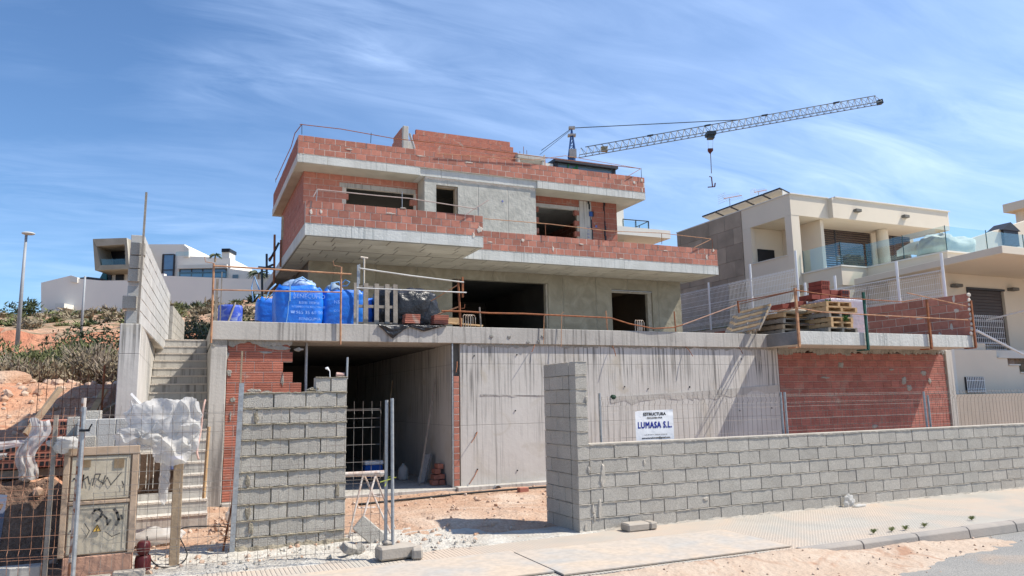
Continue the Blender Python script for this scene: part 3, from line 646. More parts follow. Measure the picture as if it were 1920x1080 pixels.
masonry(H, (11.3, 27.5, 6.46), 0, 3.5, 9, .2, .33, .1, brick, mortar, individual=False)
part('shade_ceiling', conc_dark, lambda b: b.box(3.32, 11.0, 23.88, 29.58, 9.31, 9.3275))  # dark panel added below the roof slab so the upper rooms look unlit
part('shade_partition', conc_dark, lambda b: (b.box(3.32, 11.0, 25.2, 25.3, 6.452, 9.309), b.box(10.9, 11.0, 23.88, 25.19, 6.452, 9.309)))  # walls added close behind the windows to darken the room
# roof slab and parapet
part('roof_slab', conc_edge, lambda b: (b.box(2.87, 6.85, 22.85, 30.2, 9.33, 9.61), b.box(6.852, 11.2, 22.90, 30.2, 9.33, 9.61), b.box(11.202, 15.80, 22.85, 30.2, 9.33, 9.61)), bevel=.006)
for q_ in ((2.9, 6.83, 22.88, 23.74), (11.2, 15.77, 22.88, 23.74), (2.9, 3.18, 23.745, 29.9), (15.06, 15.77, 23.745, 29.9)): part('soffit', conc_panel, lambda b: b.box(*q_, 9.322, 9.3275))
masonry(H, (2.88, 22.855, 9.615), 0, 12.92, 3, .2, .33, .14, brick, mortar_pale, joint=.016, bev=.004)
masonry(H, (2.885, 30.1, 9.615), -math.pi / 2, 7.1, 3, .2, .33, .14, brick, mortar_pale, joint=.012, individual=False)
masonry(H, (15.80, 23.0, 9.615), math.pi / 2, 7, 3, .2, .33, .14, brick, mortar_pale, joint=.012, individual=False)
rm = MB()
for i, (px, py, w_, h_) in enumerate(((1189, 362 - 20, .16, .14), (1203, 338, .12, .16), (1204, 357, .07, .22), (656, 280, .3, .06), (788, 292, .4, .05), (880, 305, .4, .06))): smear(rm, at(px, py, Y=22.85), w_, h_, seed=90 + i, th=.01)
ragged(rm, (2.88, 22.85, 9.615), (15.8, 22.85, 9.615), .0, .03, 33, th=.012)
ragged(rm, (7.05, 22.945, 9.33), (11.15, 22.945, 9.33), .02, .12, 36, th=.02)
stuff(rm.build('mortar_smear', mortar_pale, H))
# penthouse walls on the roof
masonry(H, (7.40, 25.6, 10.0), 0, 4.3, 10, .2, .42, .12, brick_g, mortar_pale, joint=.012, individual=False,
        start=lambda r_: .0 if r_ < 8 else (0 if r_ < 9 else .1), end=lambda r_: {9: 3.98, 8: 4.12, 7: 4.3, 6: 4.3}.get(r_, 4.15))
masonry(H, (6.95, 27.6, 9.6), -math.pi / 2, 2.0, 12, .2, .33, .12, brick, mortar_pale, joint=.012, individual=False, start=lambda r_: 0 if r_ < 8 else .2 * (r_ - 7))
for q_ in ((6.96, 7.16, 25.4, 25.6, 9.62, 12.0), (7.17, 7.39, 25.58, 25.7, 9.62, 11.5), (11.60, 11.72, 25.41, 25.9, 9.62, 11.325)): part('roof_column', conc, lambda b: b.box(*q_), bevel=.01)
part('zinc_plank', galv, lambda b: b.beam(at(768, 250, Y=25.2), at(777, 279, Y=25.3), .10, .03))
part('stair_slab', conc, lambda b: (b.box(11.60, 12.82, 25.4, 27.5, 11.33, 11.50), b.box(12.70, 12.81, 25.42, 25.6, 9.62, 11.325), b.beam((12.2, 26.4, 9.8), (13.0, 26.2, 11.1), .6, .15)), bevel=.01)
masonry(H, (13.1, 27.4, 10.75), 0, .75, 8, .2, .33, .12, brick, mortar_pale, individual=False, start=lambda r_: .1 * r_)
for px, py in ((975, 285), (982, 276), (988, 283)):
    p = at(px, py + 14, Y=25.9); m_ = MB(); m_.tube([p, p + Vector((0, 0, .34))], .012, 5); m_.build('rebar_stub', rust, H)

# ------------------------------------------------------------------ terrace wing at the right
W = thing('terrace_wing', 'red brick store room under a jutting concrete terrace slab at the right of the house', 'store room', (14.43, 15.1, 0))
part('terrace_slab', conc_edge, lambda b: b.box(14.05, 20.79, 13.98, 15.055, 3.10, 3.44), W, bevel=.006)
part('terrace_slab', conc, lambda b: b.box(14.605, 20.79, 15.06, 21.6, 3.10, 3.44), W)
part('shade_slab_end', mat('shade darkened cement', (.18, .18, .175), (.25, .245, .235), 3, bump=.8, bscale=20, bdist=.02), lambda b: b.box(14.038, 14.049, 13.985, 15.05, 3.105, 3.435), W)  # dark skin paints the shade of the slab's left end face
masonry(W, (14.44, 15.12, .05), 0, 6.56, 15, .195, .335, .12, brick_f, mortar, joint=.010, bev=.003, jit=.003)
sm = MB(); ragged(sm, (14.44, 15.115, 3.10), (21.0, 15.115, 3.10), .04, .20, 41, th=.035, step=.04)
for i, (px, py, w_, h_) in enumerate(((1577, 685, .3, .22), (1695, 713, .25, .28), (1732, 700, .25, .2), (1705, 727, .25, .2), (1743, 714, .2, .2), (1590, 665, .3, .08), (1640, 800, .3, .12), (1548, 708, .4, .06), (1672, 693, .25, .06))): smear(sm, at(px, py, Y=15.11), w_, h_, seed=200 + i, th=.01)
stuff(sm.build('cement_smear', cement_grey, W))
part('column', conc, lambda b: b.box(21.02, 21.30, 15.08, 15.4, -.1, 3.095), W, bevel=.008)
# brick wall along the terrace edge and its ragged mortar end
TW = thing('terrace_brick_wall', 'red brick wall standing along the right edge of the terrace slab', 'wall', (20.75, 14, 3.45))
masonry(TW, (20.60, 19.6, 3.45), -math.pi / 2, 5.65, 5, .243, .50, .14, brick, mortar_pale, joint=.014, bev=.004, jit=.004)
sm = MB()
for i, (x_, z_, w_, h_) in enumerate(((14.35, 4.55, .12, .3), (14.3, 4.2, .2, .15), (14.5, 3.75, .12, .25), (15.5, 4.1, .35, .08), (16.6, 4.3, .4, .08), (14.9, 3.55, .1, .2))): smear(sm, (20.60, x_, z_), w_, h_, (-1, 0, 0), 300 + i)
for k in range(9): sm.blob((20.67 + random.uniform(-.04, .06), 13.95, 3.5 + k * .14), (.08, .03, .06), 2, .03, 12, 8, 6, seed=k)
stuff(sm.build('mortar_smear', mortar_pale, TW))

# ------------------------------------------------------------------ outside stair and its side walls
ST = thing('stair', 'raw concrete stair climbing between two side walls left of the garage', 'stair', (-.1, 12, 0))
nst = 19; y0, rise, run = 12.75, .175, .31
for i in range(nst):
    m_ = MB(); z1 = .02 + rise * (i + 1); yy = y0 + run * i
    m_.box(-.66, .395, yy, yy + run + (.0 if i < nst - 1 else 3), z1 - rise - .2, z1); o = m_.build('step', conc, ST, bevel=.008)
m_ = MB()
for i in range(nst): m_.box(-.66, .392, y0 + run * i - .012, y0 + run * i + .03, .02 + rise * (i + 1) - .025, .02 + rise * (i + 1) + .004)
stuff(m_.build('step_nosing', mortar_pale, ST))
part('stair_edge_wall', conc, lambda b: b.box(.398, .42, 15.46, 22, -.2, 3.0), ST)
SW = thing('stair_side_wall', 'pale concrete wall with a tall block wall on top along the left of the stair', 'wall', (-.8, 12.3, 0))
part('concrete_base', conc_wall, lambda b: b.box(-.95, -.665, 12.45, 20.5, -.2, 3.10), SW, bevel=.01)
masonry(SW, (-.70, 12.6, 3.11), math.pi / 2 - R(2.2), 6.7, 7, .2, .41, .19, block_w, mortar_pale, joint=.010, bev=.006)
masonry(SW, (-.37, 19.4, 3.05), math.pi / 2 - R(4), 3.6, 6, .2, .41, .19, block, mortar, joint=.010, individual=False)
# stepped front end of the block wall: blocks standing on end
for k, (z, s_) in enumerate(((3.13, 0), (3.34, .03), (3.55, 0), (3.76, .0), (3.97, 0), (4.18, 0))):
    me = piece((.20, .20, .196), block, .006)
    if k == 2 or k == 0: inst('block', me, (-.84 + .02 * k, 12.80, z + .1), SW, (.8, 1, 1))
    else: inst('block', me, (-.83 + .01 * k - s_, 12.66, z + .1), SW)
part('guide_plank', wood_g, lambda b: b.beam((-.72, 12.5, 2.9), (-.705, 12.5, 5.17), .03, .07), SW)
for a, b_ in (((295, 640), (298, 612)), ((309, 650), (313, 628))):
    p = at(*a, X=-.66) ; m_ = MB(); m_.tube([p, p + Vector((.06, .1, .24))], .01, 5); m_.build('rebar_stub', rust, SW)

# ------------------------------------------------------------------ street front block walls
BW = thing('street_block_wall', 'long low grey concrete block wall along the pavement, right of the tall pillar', 'wall', (10, 9.34, 0))
bed = MB()
masonry(BW, (5.30, 9.34, -.02), 0, 11.6, 6, .203, .413, .195, block, mortar, joint=.009, bev=.005, jit=.003, name='block', bedm=bed, bed=.006, proud=.03)
ragged(bed, (5.3, 9.335, 1.20), (16.9, 9.335, 1.20), .005, .028, 71, th=.010, step=.05)
bed.box(5.3, 16.9, 9.345, 9.53, 1.195, 1.212)
for i, (px, py, w_, h_) in enumerate(((1208, 832 + 35, .05, .1), (1130, 900, .10, .2), (1131, 885, .08, .28), (1125, 955, .07, .3), (1115, 970, .05, .12), (1324, 936, .12, .06))): smear(bed, at(px, py, Y=9.335), w_, h_, seed=400 + i, th=.008)
ragged(bed, (5.1, 9.33, -.01), (16.9, 9.33, -.01), .01, .05, 77, th=.02, up=True)
stuff(bed.build('mortar_bed', mortar_bed, BW))
PL = thing('block_pillar', 'tall grey concrete block pillar at the plot entrance, its left side in shade', 'pillar', (5.2, 9.8, 0))
bed = MB()
masonry(PL, (5.105, 9.34, -.02), 0, .195, 12, .2005, .40, .195, block, mortar, joint=.009, name='block', bev=.005, offs=lambda r_: 0, bedm=bed, bed=.006, proud=.02)
masonry(PL, (5.105, 10.36, -.02), -math.pi / 2, .815, 12, .2005, .413, .195, block, mortar, joint=.009, name='block', bev=.005, bedm=bed, bed=.005, proud=.02)
for k in range(0, 12, 2): bed.box(5.285, 5.305, 9.345, 9.50, .2 * k + .2, .2 * k + .38)
for i, (px, py) in enumerate(((1100, 750), (1104, 880), (1112, 955), (1098, 990))): smear(bed, at(px, py, Y=9.335), .05, .16, seed=500 + i, th=.01)
stuff(bed.build('mortar_bed', mortar_bed, PL))
GW = thing('gate_block_wall', 'free standing grey block wall with thick brown mortar beds left of the garage entrance', 'wall', (1.35, 10.25, 0))
bed = MB()
def gend(r_): return 1.38
masonry(GW, (.655, 10.25, -.02), 0, 1.38, 11, .2025, .413, .195, block, mat('brown bedding mortar', (.33, .29, .22), (.23, .20, .15), 8, bump=1.0, bscale=40, bdist=.03), joint=.013, bev=.005, jit=.006, name='block',
        start=lambda r_: 0 if r_ < 10 else .95, bedm=bed, bed=.015, proud=.025)
for r_, x_ in ((1, .18), (2, .14), (3, 1.27), (4, .12), (8, .2)): smear(bed, (.655 + x_, 10.24, .2 * r_ + .09), .07, .2, seed=r_, th=.01)
ragged(bed, (.6, 10.24, -.02), (2.1, 10.24, -.02), .04, .13, 81, th=.06, up=True)
for k in range(14): bed.blob((1.5 + random.uniform(0, .16), 10.3, 2.03 + random.uniform(0, .03)), (.04, .05, .02), 2, .02, 9, 7, 5, seed=k)
stuff(bed.build('mortar_bed', MATS['brown bedding mortar'], GW))
part('guide_board', galv, lambda b: b.beam((.615, 10.2, .0), (.66, 10.2, 2.13), .06, .055), GW)
part('guide_board', wood, lambda b: b.beam((.64, 10.28, 1.6), (.655, 10.28, 2.55), .02, .075), GW)
part('guide_tube', galv, lambda b: b.tube([(2.03, 10.27, 2.18), (2.035, 10.27, 2.48)], .014, 8), GW)
part('string_hook', white_p, lambda b: b.tube([(1.80, 10.27, 2.2), (1.795, 10.27, 2.29), (1.76, 10.27, 2.33), (1.74, 10.27, 2.32)], [.006, .006, .02, .016], 7), GW)
part('paint_roller', mat('pink roller', (.55, .36, .30), bump=.2), lambda b: b.tube([(1.89, 10.3, 2.245), (2.0, 10.3, 2.24)], .028, 8), GW)

# slabs, feet and broken slabs
m_ = MB(); m_.obox((5.90, 9.16, .055), (.36, .22, .11)); m_.obox((6.14, 9.14, .058), (.12, .2, .105)); o = m_.build('concrete_foot', mat('precast foot concrete', (.40, .355, .30), (.34, .30, .255), 5, bump=.5, bscale=40), bevel=.02)
tag(o, 'loose precast concrete foot on the pavement against the low block wall', 'concrete foot', 'precast fence feet')
m_ = MB(); m_.obox((2.38, 8.93, .09), (.46, .22, .15), Matrix.Rotation(.1, 3, 'Z')); m_.obox((2.62, 8.86, .07), (.13, .26, .13), Matrix.Rotation(-.25, 3, 'Z')); m_.obox((2.29, 9.0, .19), (.10, .13, .06), Matrix.Rotation(.25, 3, 'Z')); o = m_.build('concrete_foot', MATS['precast foot concrete'], bevel=.022)
tag(o, 'cracked precast concrete foot holding the mesh fence posts by the steel plate', 'concrete foot', 'precast fence feet')
m_ = MB(); a = at(690, 1020, Y=10.0); m_.obox(a + Vector((.02, 0, .15)), (.42, .07, .22), Matrix.Rotation(R(42), 3, 'Y')); tag(m_.build('leaning_slab', block, bevel=.012), 'thin grey slab tipped on its corner behind the mesh fence', 'slab')

# ------------------------------------------------------------------ mesh fences
def wire_panel(par, p0, p1, z0, z1, dx, dz, r, m, name='wire_mesh', lean=0.0, fold=(), sag=.0, ripple=0.0):
    p0 = Vector(p0); p1 = Vector(p1); L_ = (p1 - p0).length; u = (p1 - p0).normalized(); nrm = Vector((-u.y, u.x, 0)); mb = MB(); n = int(L_ / dx)
    def off(s_, z):
        o = ripple * mn.noise(Vector((s_ * 1.3, z * 1.1, p0.x)))
        for fz in fold:
            if abs(z - fz) < .055: o -= .035 * (1 - abs(z - fz) / .055)
        return o
    zs = [z0, z1]; k = z0
    while k < z1: zs.append(k); k += max(.25, (z1 - z0) / 5)
    for fz in fold: zs += [fz - .055, fz, fz + .055]
    zs = sorted(set(q for q in zs if z0 <= q <= z1))
    for i in range(n + 1):
        s_ = L_ * i / n
        mb.tube([p0 + u * s_ + nrm * (off(s_, z) + lean * (z - z0)) + Vector((0, 0, z - sag * math.sin(math.pi * s_ / L_) * (z - z0))) for z in zs], r, 3, False)
    hz = []; k = z0 + .02
    while k < z1 + .001: hz.append(k); k += dz
    for fz in fold: hz += [fz - .055, fz + .055]
    for z in hz:
        ns = max(2, int(L_ / .45)); mb.tube([p0 + u * (L_ * i / ns) + nrm * (off(L_ * i / ns, z) + lean * (z - z0) - r * 1.6) + Vector((0, 0, z - sag * math.sin(math.pi * i / ns) * (z - z0))) for i in range(ns + 1)], r, 3, False)
    return stuff(mb.build(name, m, par))
def post(par, p, h, r, m, name='post', n=8, lean=(0, 0)):
    b = MB(); b.tube([p, Vector(p) + Vector((lean[0], lean[1], h))], r, n); return b.build(name, m, par)
F1 = thing('mesh_fence', 'temporary welded wire fence panel standing in front of the gate block wall', 'fence', (.7, 9.2, 0))
wire_panel(F1, (-.86, 9.30, 0), (2.20, 9.02, 0), .10, 1.87, .105, .205, .0028, wirem, fold=(1.72, .95, .35), ripple=.05)
post(F1, (2.27, 8.99, .05), 1.83, .021, galv); post(F1, (2.35, 8.96, .05), 1.85, .021, galv, lean=(-.02, 0))
m_ = MB(); m_.tube([(2.2, 9.0, .9), (2.3, 8.96, .93), (2.38, 8.94, .95), (2.30, 8.98, .96), (2.25, 8.97, .85)], .007, 4); m_.build('yellow_tie', mat('yellow twine', (.55, .58, .12), bump=0), F1)
F2 = thing('mesh_fence', 'temporary welded wire fence panel at the far left with a rusty post', 'fence', (-2, 9.4, 0))
wire_panel(F2, (-4.4, 9.75, 0), (-.98, 9.30, 0), .10, 1.86, .105, .205, .0028, wire_rust, fold=(1.72, .95, .35), ripple=.05)
post(F2, (-1.0, 9.25, .0), 1.86, .022, galv); post(F2, (-1.035, 9.31, -.02), 1.98, .024, mat('rusty white post', (.50, .43, .38), (.30, .13, .07), 9, bump=.3, sharp=(.5, .6)), lean=(.02, 0))
part('clamp', black, lambda b: (b.box(-1.03, -.93, 9.2, 9.24, 1.60, 1.625), b.tube([(-.94, 9.2, 1.62), (-.91, 9.18, 1.68)], .008, 5)), F2)
F3 = thing('mesh_fence', 'low wire mesh fence panels behind the long block wall on the right', 'fence', (9, 9.8, 0))
for a, b_ in ((5.80, 9.34), (9.46, 12.85), (13.0, 17.0)): wire_panel(F3, (a, 9.8, 0), (b_, 9.8, 0), .2, 1.88, .105, .205, .0028, wirem, fold=(1.78, .95), ripple=.06)
for x_, h_ in ((5.77, 1.93), (9.36, 1.90), (9.45, 1.9), (12.92, 1.87), (13.02, 1.80)): post(F3, (x_, 9.8, -.05), h_ + .05, .021, galv)
F4 = thing('rebar_mesh', 'rusty reinforcing mesh standing against the red earth bank at the left', 'mesh', (-2, 14, 1.5))
pa, pb = at(66, 800, Y=14.0), at(205, 790, Y=14.2)
wire_panel(F4, (pa.x, 14.0, 0), (pb.x, 14.2, 0), 1.5, 2.45, .11, .16, .006, wire_rust, ripple=.08)
post(F4, (at(190, 780, Y=14.1).x, 14.1, 1.4), 1.15, .016, rust)
# banner sign
SG = thing('banner_sign', 'white banner reading ESTRUCTURA REALIZABA POR LUMASA S.L. hung on the mesh fence', 'sign', (6.69, 9.77, 1.4))
def sgf(u, v):
    x = 6.345 + .705 * u; z = 1.153 + (.495 + .012 * u) * v
    return (x, 9.722 - .001 * math.sin(u * 5 + v * 4) - .006 * max(0, u + v - 1.65) * 3 * math.sin(v * 26), z - .01 * (1 if (u < .05 and v > .9) else 0))
m_ = MB(); m_.grid(sgf, 30, 20); m_.build('banner_sheet', signm, SG, smooth=True)
RX = (R(90), 0, 0); YS = 9.7195
text('sign_text', 'ESTRUCTURA', .064, (6.70, YS, 1.574), RX, textk, SG, 1.06, 0, 'CENTER', fat=.0022)
text('sign_text', 'REALIZABA POR', .034, (6.70, YS, 1.526), RX, textk, SG, 1.15, 0, 'CENTER', fat=.001)
text('sign_text', 'LUMASA S.L.', .132, (6.70, YS, 1.385), RX, textb, SG, .80, 0, 'CENTER', sp=1.12, fat=.0045)
text('sign_text', 'LUIS: 649 238 771  JOAQUIN: 670 865 469', .020, (6.71, YS, 1.275), RX, textk, SG, 1.2, .0002, 'CENTER')
text('sign_text', 'estructuraslumasa@gmail.com', .037, (6.71, YS, 1.222), RX, textk, SG, 1.15, 0, 'CENTER', fat=.001)
m_ = MB(); m_.blob((6.0, 9.78, 1.87), (.05, .04, .035), 2, .02, 30, 8, 6); tag(m_.build('work_glove', mat('dark green glove', (.03, .06, .04), bump=.3)), 'small dark glove stuck on top of the mesh fence near the pillar', 'glove')

# ------------------------------------------------------------------ far left front: cabinet, pallets of brick, plastic
CB = thing('meter_cabinet', 'beige electric meter cabinet with two graffiti covered doors and a yellow warning triangle', 'cabinet', (-.85, 9.5, 0))
part('plinth', cabbase, lambda b: b.box(-1.14, -.475, 9.52, 9.85, -.05, .25), CB, bevel=.01)
part('casing', polyc, lambda b: b.box(-1.17, -.46, 9.55, 9.88, .252, 1.40), CB, bevel=.012)
part('casing_lip', polyc, lambda b: (b.box(-1.19, -.45, 9.51, 9.55, 1.33, 1.42), b.box(-1.19, -1.13, 9.515, 9.548, .25, 1.33), b.box(-.52, -.455, 9.515, 9.548, .25, 1.33), b.box(-1.125, -.525, 9.515, 9.548, .80, .835)), CB, bevel=.004)
for z0_, z1_ in ((.27, .79), (.845, 1.32)):
    d_ = part('door', polyf, lambda b: b.box(-1.115, -.535, 9.525, 9.545, z0_, z1_), CB, bevel=.008)
    part('door_rib', polyf, lambda b: (b.box(-1.05, -.57, 9.519, 9.524, z1_ - .035, z1_ - .02), b.box(-.575, -.56, 9.519, 9.524, z0_ + .04, z1_ - .02), b.box(-1.05, -1.04, 9.519, 9.524, z0_ + .04, z1_ - .04)), CB)
    part('lock', black, lambda b: b.tube([(-1.08, 9.518, (z0_ + z1_) / 2), (-1.08, 9.524, (z0_ + z1_) / 2)], .01, 8), CB)
part('meter_window', mat('brown tinted window', (.20, .14, .08), (.26, .19, .12), 14, rough=.3, bump=0), lambda b: b.box(-.70, -.60, 9.516, 9.521, 1.18, 1.28), CB)
part('meter_window', MATS['brown tinted window'], lambda b: b.box(-1.0, -.93, 9.516, 9.521, 1.20, 1.28), CB)
g = MB()
def scrawl(pts, wd, y=9.512):
    for a, b_ in zip(pts[:-1], pts[1:]):
        a = Vector((a[0], y, a[1])); b2 = Vector((b_[0], y, b_[1])); d = (b2 - a).normalized(); q = Vector((d.z, 0, -d.x)) * wd / 2; g.quad(a - q - d * wd * .3, a + q - d * wd * .3, b2 + q + d * wd * .3, b2 - q + d * wd * .3)
scrawl([(-1.0, .98), (-.99, 1.12), (-1.01, 1.05), (-.95, 1.10), (-.93, 1.02)], .014); scrawl([(-.90, 1.0), (-.88, 1.12), (-.83, 1.12), (-.85, 1.06), (-.80, 1.02), (-.78, 1.1)], .012)
scrawl([(-.80, 1.0), (-.76, 1.08), (-.72, 1.0), (-.62, 1.13)], .010); scrawl([(-.61, 1.03), (-.595, .99), (-.60, .96)], .012)
scrawl([(-.88, .70), (-.86, .735), (-.82, .74), (-.79, .71), (-.80, .66), (-.84, .62)], .022); scrawl([(-.78, .68), (-.74, .64), (-.73, .57), (-.70, .62)], .018); scrawl([(-.67, .73), (-.64, .69), (-.62, .62), (-.645, .56)], .028); scrawl([(-.60, .66), (-.585, .62)], .02)
scrawl([(-.95, .6), (-.90, .52), (-.93, .45)], .008); scrawl([(-.75, .50), (-.68, .44), (-.60, .47)], .008)
stuff(g.build('graffiti', graff, CB))
part('warning_triangle', yellow, lambda b: b.prism([(-.868, 9.516, .505), (-.788, 9.516, .505), (-.828, 9.516, .580)], (0, -.004, 0)), CB)
part('warning_border', black, lambda b: (b.beam((-.868, 9.510, .505), (-.788, 9.510, .505), .003, .005), b.beam((-.868, 9.510, .505), (-.828, 9.510, .580), .003, .005), b.beam((-.788, 9.510, .505), (-.828, 9.510, .580), .003, .005), b.beam((-.832, 9.510, .556), (-.823, 9.510, .536), .003, .005), b.beam((-.823, 9.510, .536), (-.833, 9.510, .532), .003, .005), b.beam((-.833, 9.510, .532), (-.826, 9.510, .512), .003, .005)), CB)
m_ = MB(); m_.box(-1.30, -1.262, 9.40, 9.47, -.1, 1.78); tag(m_.build('timber_stake', wood_g), 'upright pale wooden stake on the left edge of the meter cabinet', 'stake')
m_ = MB(); m_.blob((-1.19, 9.44, 1.46), (.16, .05, .07), 2, .05, 14, 24, 16, ridge=True); tag(m_.build('plastic_rag', whitep, smooth=True), 'white plastic rag knotted on the stake above the meter cabinet', 'plastic rag')
# concrete block stack behind the cabinet
BS = thing('block_stack', 'pale concrete blocks and a grey block stacked behind the meter cabinet', 'block stack', (-.8, 10.3, 1.3))
m_ = MB(); m_.box(-1.18, -.62, 10.22, 11.1, -.05, 1.30); m_.build('timber_base', wood, BS)
for i in range(5): inst('block', piece((.20, .19, .39), block_w, .006), (-1.07 + .205 * i, 10.35, 1.52), BS)
for i in range(2): inst('block', piece((.20, .19, .19), block, .006), (-1.27 + .205 * i, 10.32, 1.42), BS)
inst('block', piece((.20, .19, .39), block, .006), (-1.20, 10.52, 1.55), BS); inst('block', piece((.20, .19, .39), block, .006), (-1.05, 10.56, 1.62), BS)
# brick pallets
def brick_pallet(x0, y0, z0, nx_, nz_, lab):
    t = thing('brick_pallet', lab, 'brick pallet', (x0, y0, z0), 'pallets of hollow bricks on the earth at the left')
    for k in range(nz_):
        for i in range(nx_): inst('brick', piece((.33, .9, .095), brick, .004), (x0 + .17 + .34 * i + random.uniform(-.01, .01), y0 + .45, z0 + .17 + .10 * k), t)
        mm_ = MB()
        for i in range(nx_ * 5): mm_.box(x0 + .03 + i * .066, x0 + .075 + i * .066, y0 - .004, y0 + .0, z0 + .14 + .10 * k, z0 + .195 + .10 * k)
        stuff(mm_.build('brick_hole', black, t))
    for i in range(3): m2 = MB(); m2.box(x0, x0 + .34 * nx_, y0 + .1 + .35 * i, y0 + .2 + .35 * i, z0, z0 + .1); m2.build('pallet_runner', wood_g, t)
    return t
brick_pallet(-2.80, 11.20, .98, 3, 3, 'low pallet of red hollow bricks wrapped in torn white plastic at the far left')
brick_pallet(-1.78, 11.35, .98, 2, 6, 'tall pallet of dark red hollow bricks behind the wooden stake')
m_ = MB()
def wrapf(u, v):
    x = -1.80 + .22 * u - .12 * v + .05 * math.sin(v * 8); z = 1.72 - .72 * v + .03 * math.sin(u * 6); return (x, 11.12 - .08 * math.sin(u * 3.1) - .05 * mn.noise(Vector((u * 6, v * 7, 0))) - .04 * abs(math.sin(u * 9 + v * 2)), z)
m_.grid(wrapf, 20, 30); m_.grid(lambda u, v: (-2.85 + 1.1 * u, 11.12 - .06 * math.sin(v * 3) - .04 * mn.noise(Vector((u * 8, v * 6, 4))), 1.47 - .02 * u + .03 * mn.noise(Vector((u * 4, 0, 0))) - v * (.05 + .06 * math.sin(u * 3))), 36, 8)
m_.grid(lambda u, v: (-2.85 + .85 * u, 11.10 - .07 * math.sin(v * 3) - .05 * mn.noise(Vector((u * 8, v * 6, 9))), 1.36 - .05 * u - v * (.04 + .14 * math.sin(u * 3.1))), 36, 8)
tag(m_.build('plastic_sheet', whitep, smooth=True), 'torn white plastic hanging over the wrapped brick pallet at the far left', 'plastic sheet')
for i, (a, b_, c_, m2, lab) in enumerate((((105, 427), (0, 0), 0, wood, ''),)): pass
def plank(p, q, w_, t_, m2, lab): b = MB(); b.beam(p, q, w_, t_); return tag(b.build('plank', m2), lab, 'plank')
plank(at(48, 815, Y=12.2), at(113, 728, Y=12.6), .05, .08, wood, 'weathered plank leaning diagonally against the red earth bank')
plank(at(165, 790, Y=13.5), at(196, 732, Y=14.6), .10, .05, wood_o, 'pale plank lying up the bank behind the post')
plank(at(180, 778, Y=14), at(218, 757, Y=14.5), .08, .05, wood, 'plank lying beside the concrete stair wall')
m_ = MB(); m_.grid(lambda u, v: (-3.05 + 1.1 * u, 10.1 + .9 * v, ground(-3.05 + 1.1 * u, 10.1 + .9 * v) + .04 + .02 * math.sin(u * 5)), 8, 8); tag(m_.build('tarp_sheet', mat('dusty blue sheet', (.10, .13, .20), (.16, .16, .19), 3, bump=.3)), 'dusty dark blue sheet on the earth left of the cabinet', 'sheet')
m_ = MB(); m_.beam((-3.4, 10.7, .48), (-2.4, 10.9, .50), .1, .03); m_.beam((-3.3, 10.85, .51), (-2.2, 11.0, .53), .1, .03); tag(m_.build('board_scraps', mat('pale green board', (.42, .47, .40), bump=.2)), 'pale greenish boards lying on the earth at the far left', 'boards')
m_ = MB(); m_.box(-3.6, -1.35, 9.62, 9.8, -.1, .18); tag(m_.build('low_kerb_block', conc, bevel=.01), 'low concrete edging at the foot of the far left mesh fence', 'edging')
# wooden post with bundled sheeting
WP = tag((lambda b: b.build('timber_post', wood, bevel=.006))(MB().box(-.095, .015, 9.79, 9.87, -.03, 1.22)), 'thick weathered wooden post holding up the white plastic sheet', 'post')
WS = thing('plastic_sheet', 'large crumpled white plastic sheet bundled over the wooden post behind the wire fence', 'plastic sheet', (-.1, 9.7, 1.4))
m_ = MB()
def drape(cx, cz, hx, hz, y, amp, seed, th=0.0, fr=24, nu=64, nv=64, bow=.07):
    c_, s_ = math.cos(th), math.sin(th)
    def f(u, v):
        a = (u - .5) * 2; b_ = (v - .5) * 2
        ed = 1 + .16 * mn.noise(Vector((math.atan2(b_, a) * 1.6, seed, 3))) + .07 * mn.noise(Vector((math.atan2(b_, a) * 6, seed, 5)))
        x = a * hx * ed * (1 - .2 * b_ * b_); z = b_ * hz * ed * (1 - .2 * a * a)
        n1 = mn.noise(Vector((x * 5 + seed, z * 5, seed))); q = x * c_ + z * s_ + .06 * n1
        fold = 1 - abs(math.sin(q * fr + 2.2 * n1)) ** .7
        fine = .5 - abs(mn.noise(Vector((x * 26 + seed, z * 26, seed + 9))))
        r2 = max(abs(a), abs(b_))
        return (cx + x + .02 * fold, y - bow * (1 - r2 ** 2.5) - amp * fold - .007 * fine, cz + z + .015 * n1)
    m_.grid(f, nu, nv)
drape(-.30, 1.70, .33, .24, 9.74, .075, 1.0, -.75, 11)
drape(.03, 1.62, .15, .34, 9.70, .07, 5.0, .1, 17)

drape(-.12, 1.34, .21, .17, 9.66, .06, 9.0, .7, 16)
drape(-.19, 1.02, .055, .30, 9.72, .03, 12.0, .15, 40, 24, 50, .03)
drape(-.50, 1.50, .24, .13, 9.76, .04, 14.0, 1.4, 30)
drape(-.36, 1.50, .17, .12, 9.72, .04, 17.0, .8, 30)
m_.build('bundled_sheet', whitep, WS, smooth=True)
m_ = MB(); A_, B_, C_, D_ = Vector((-.58, 9.9, 1.92)), Vector((-.25, 9.85, 1.45)), Vector((-.62, 9.95, 1.40)), Vector((-.60, 9.9, 1.94))
m_.grid(lambda u, v: A_.lerp(B_, u).lerp(D_.lerp(C_, u), v) + Vector((0, .03 * math.sin(u * 9) + .02 * math.sin(v * 7 + u * 3), 0)), 20, 20)
m_.grid(lambda u, v: (Vector((-.58, 9.88, 1.93)).lerp(Vector((-.18, 9.8, 1.50)), u) + Vector((.02 * math.sin(v * 6), -.05 * math.sin(v * 3.1), .09 * v * (1 - .3 * u)))), 30, 10)
m_.build('thin_sheet', mat('thin translucent film', (.62, .62, .64), (.55, .55, .58), 4, rough=.4, bump=.2, extra=film), WS, smooth=True)
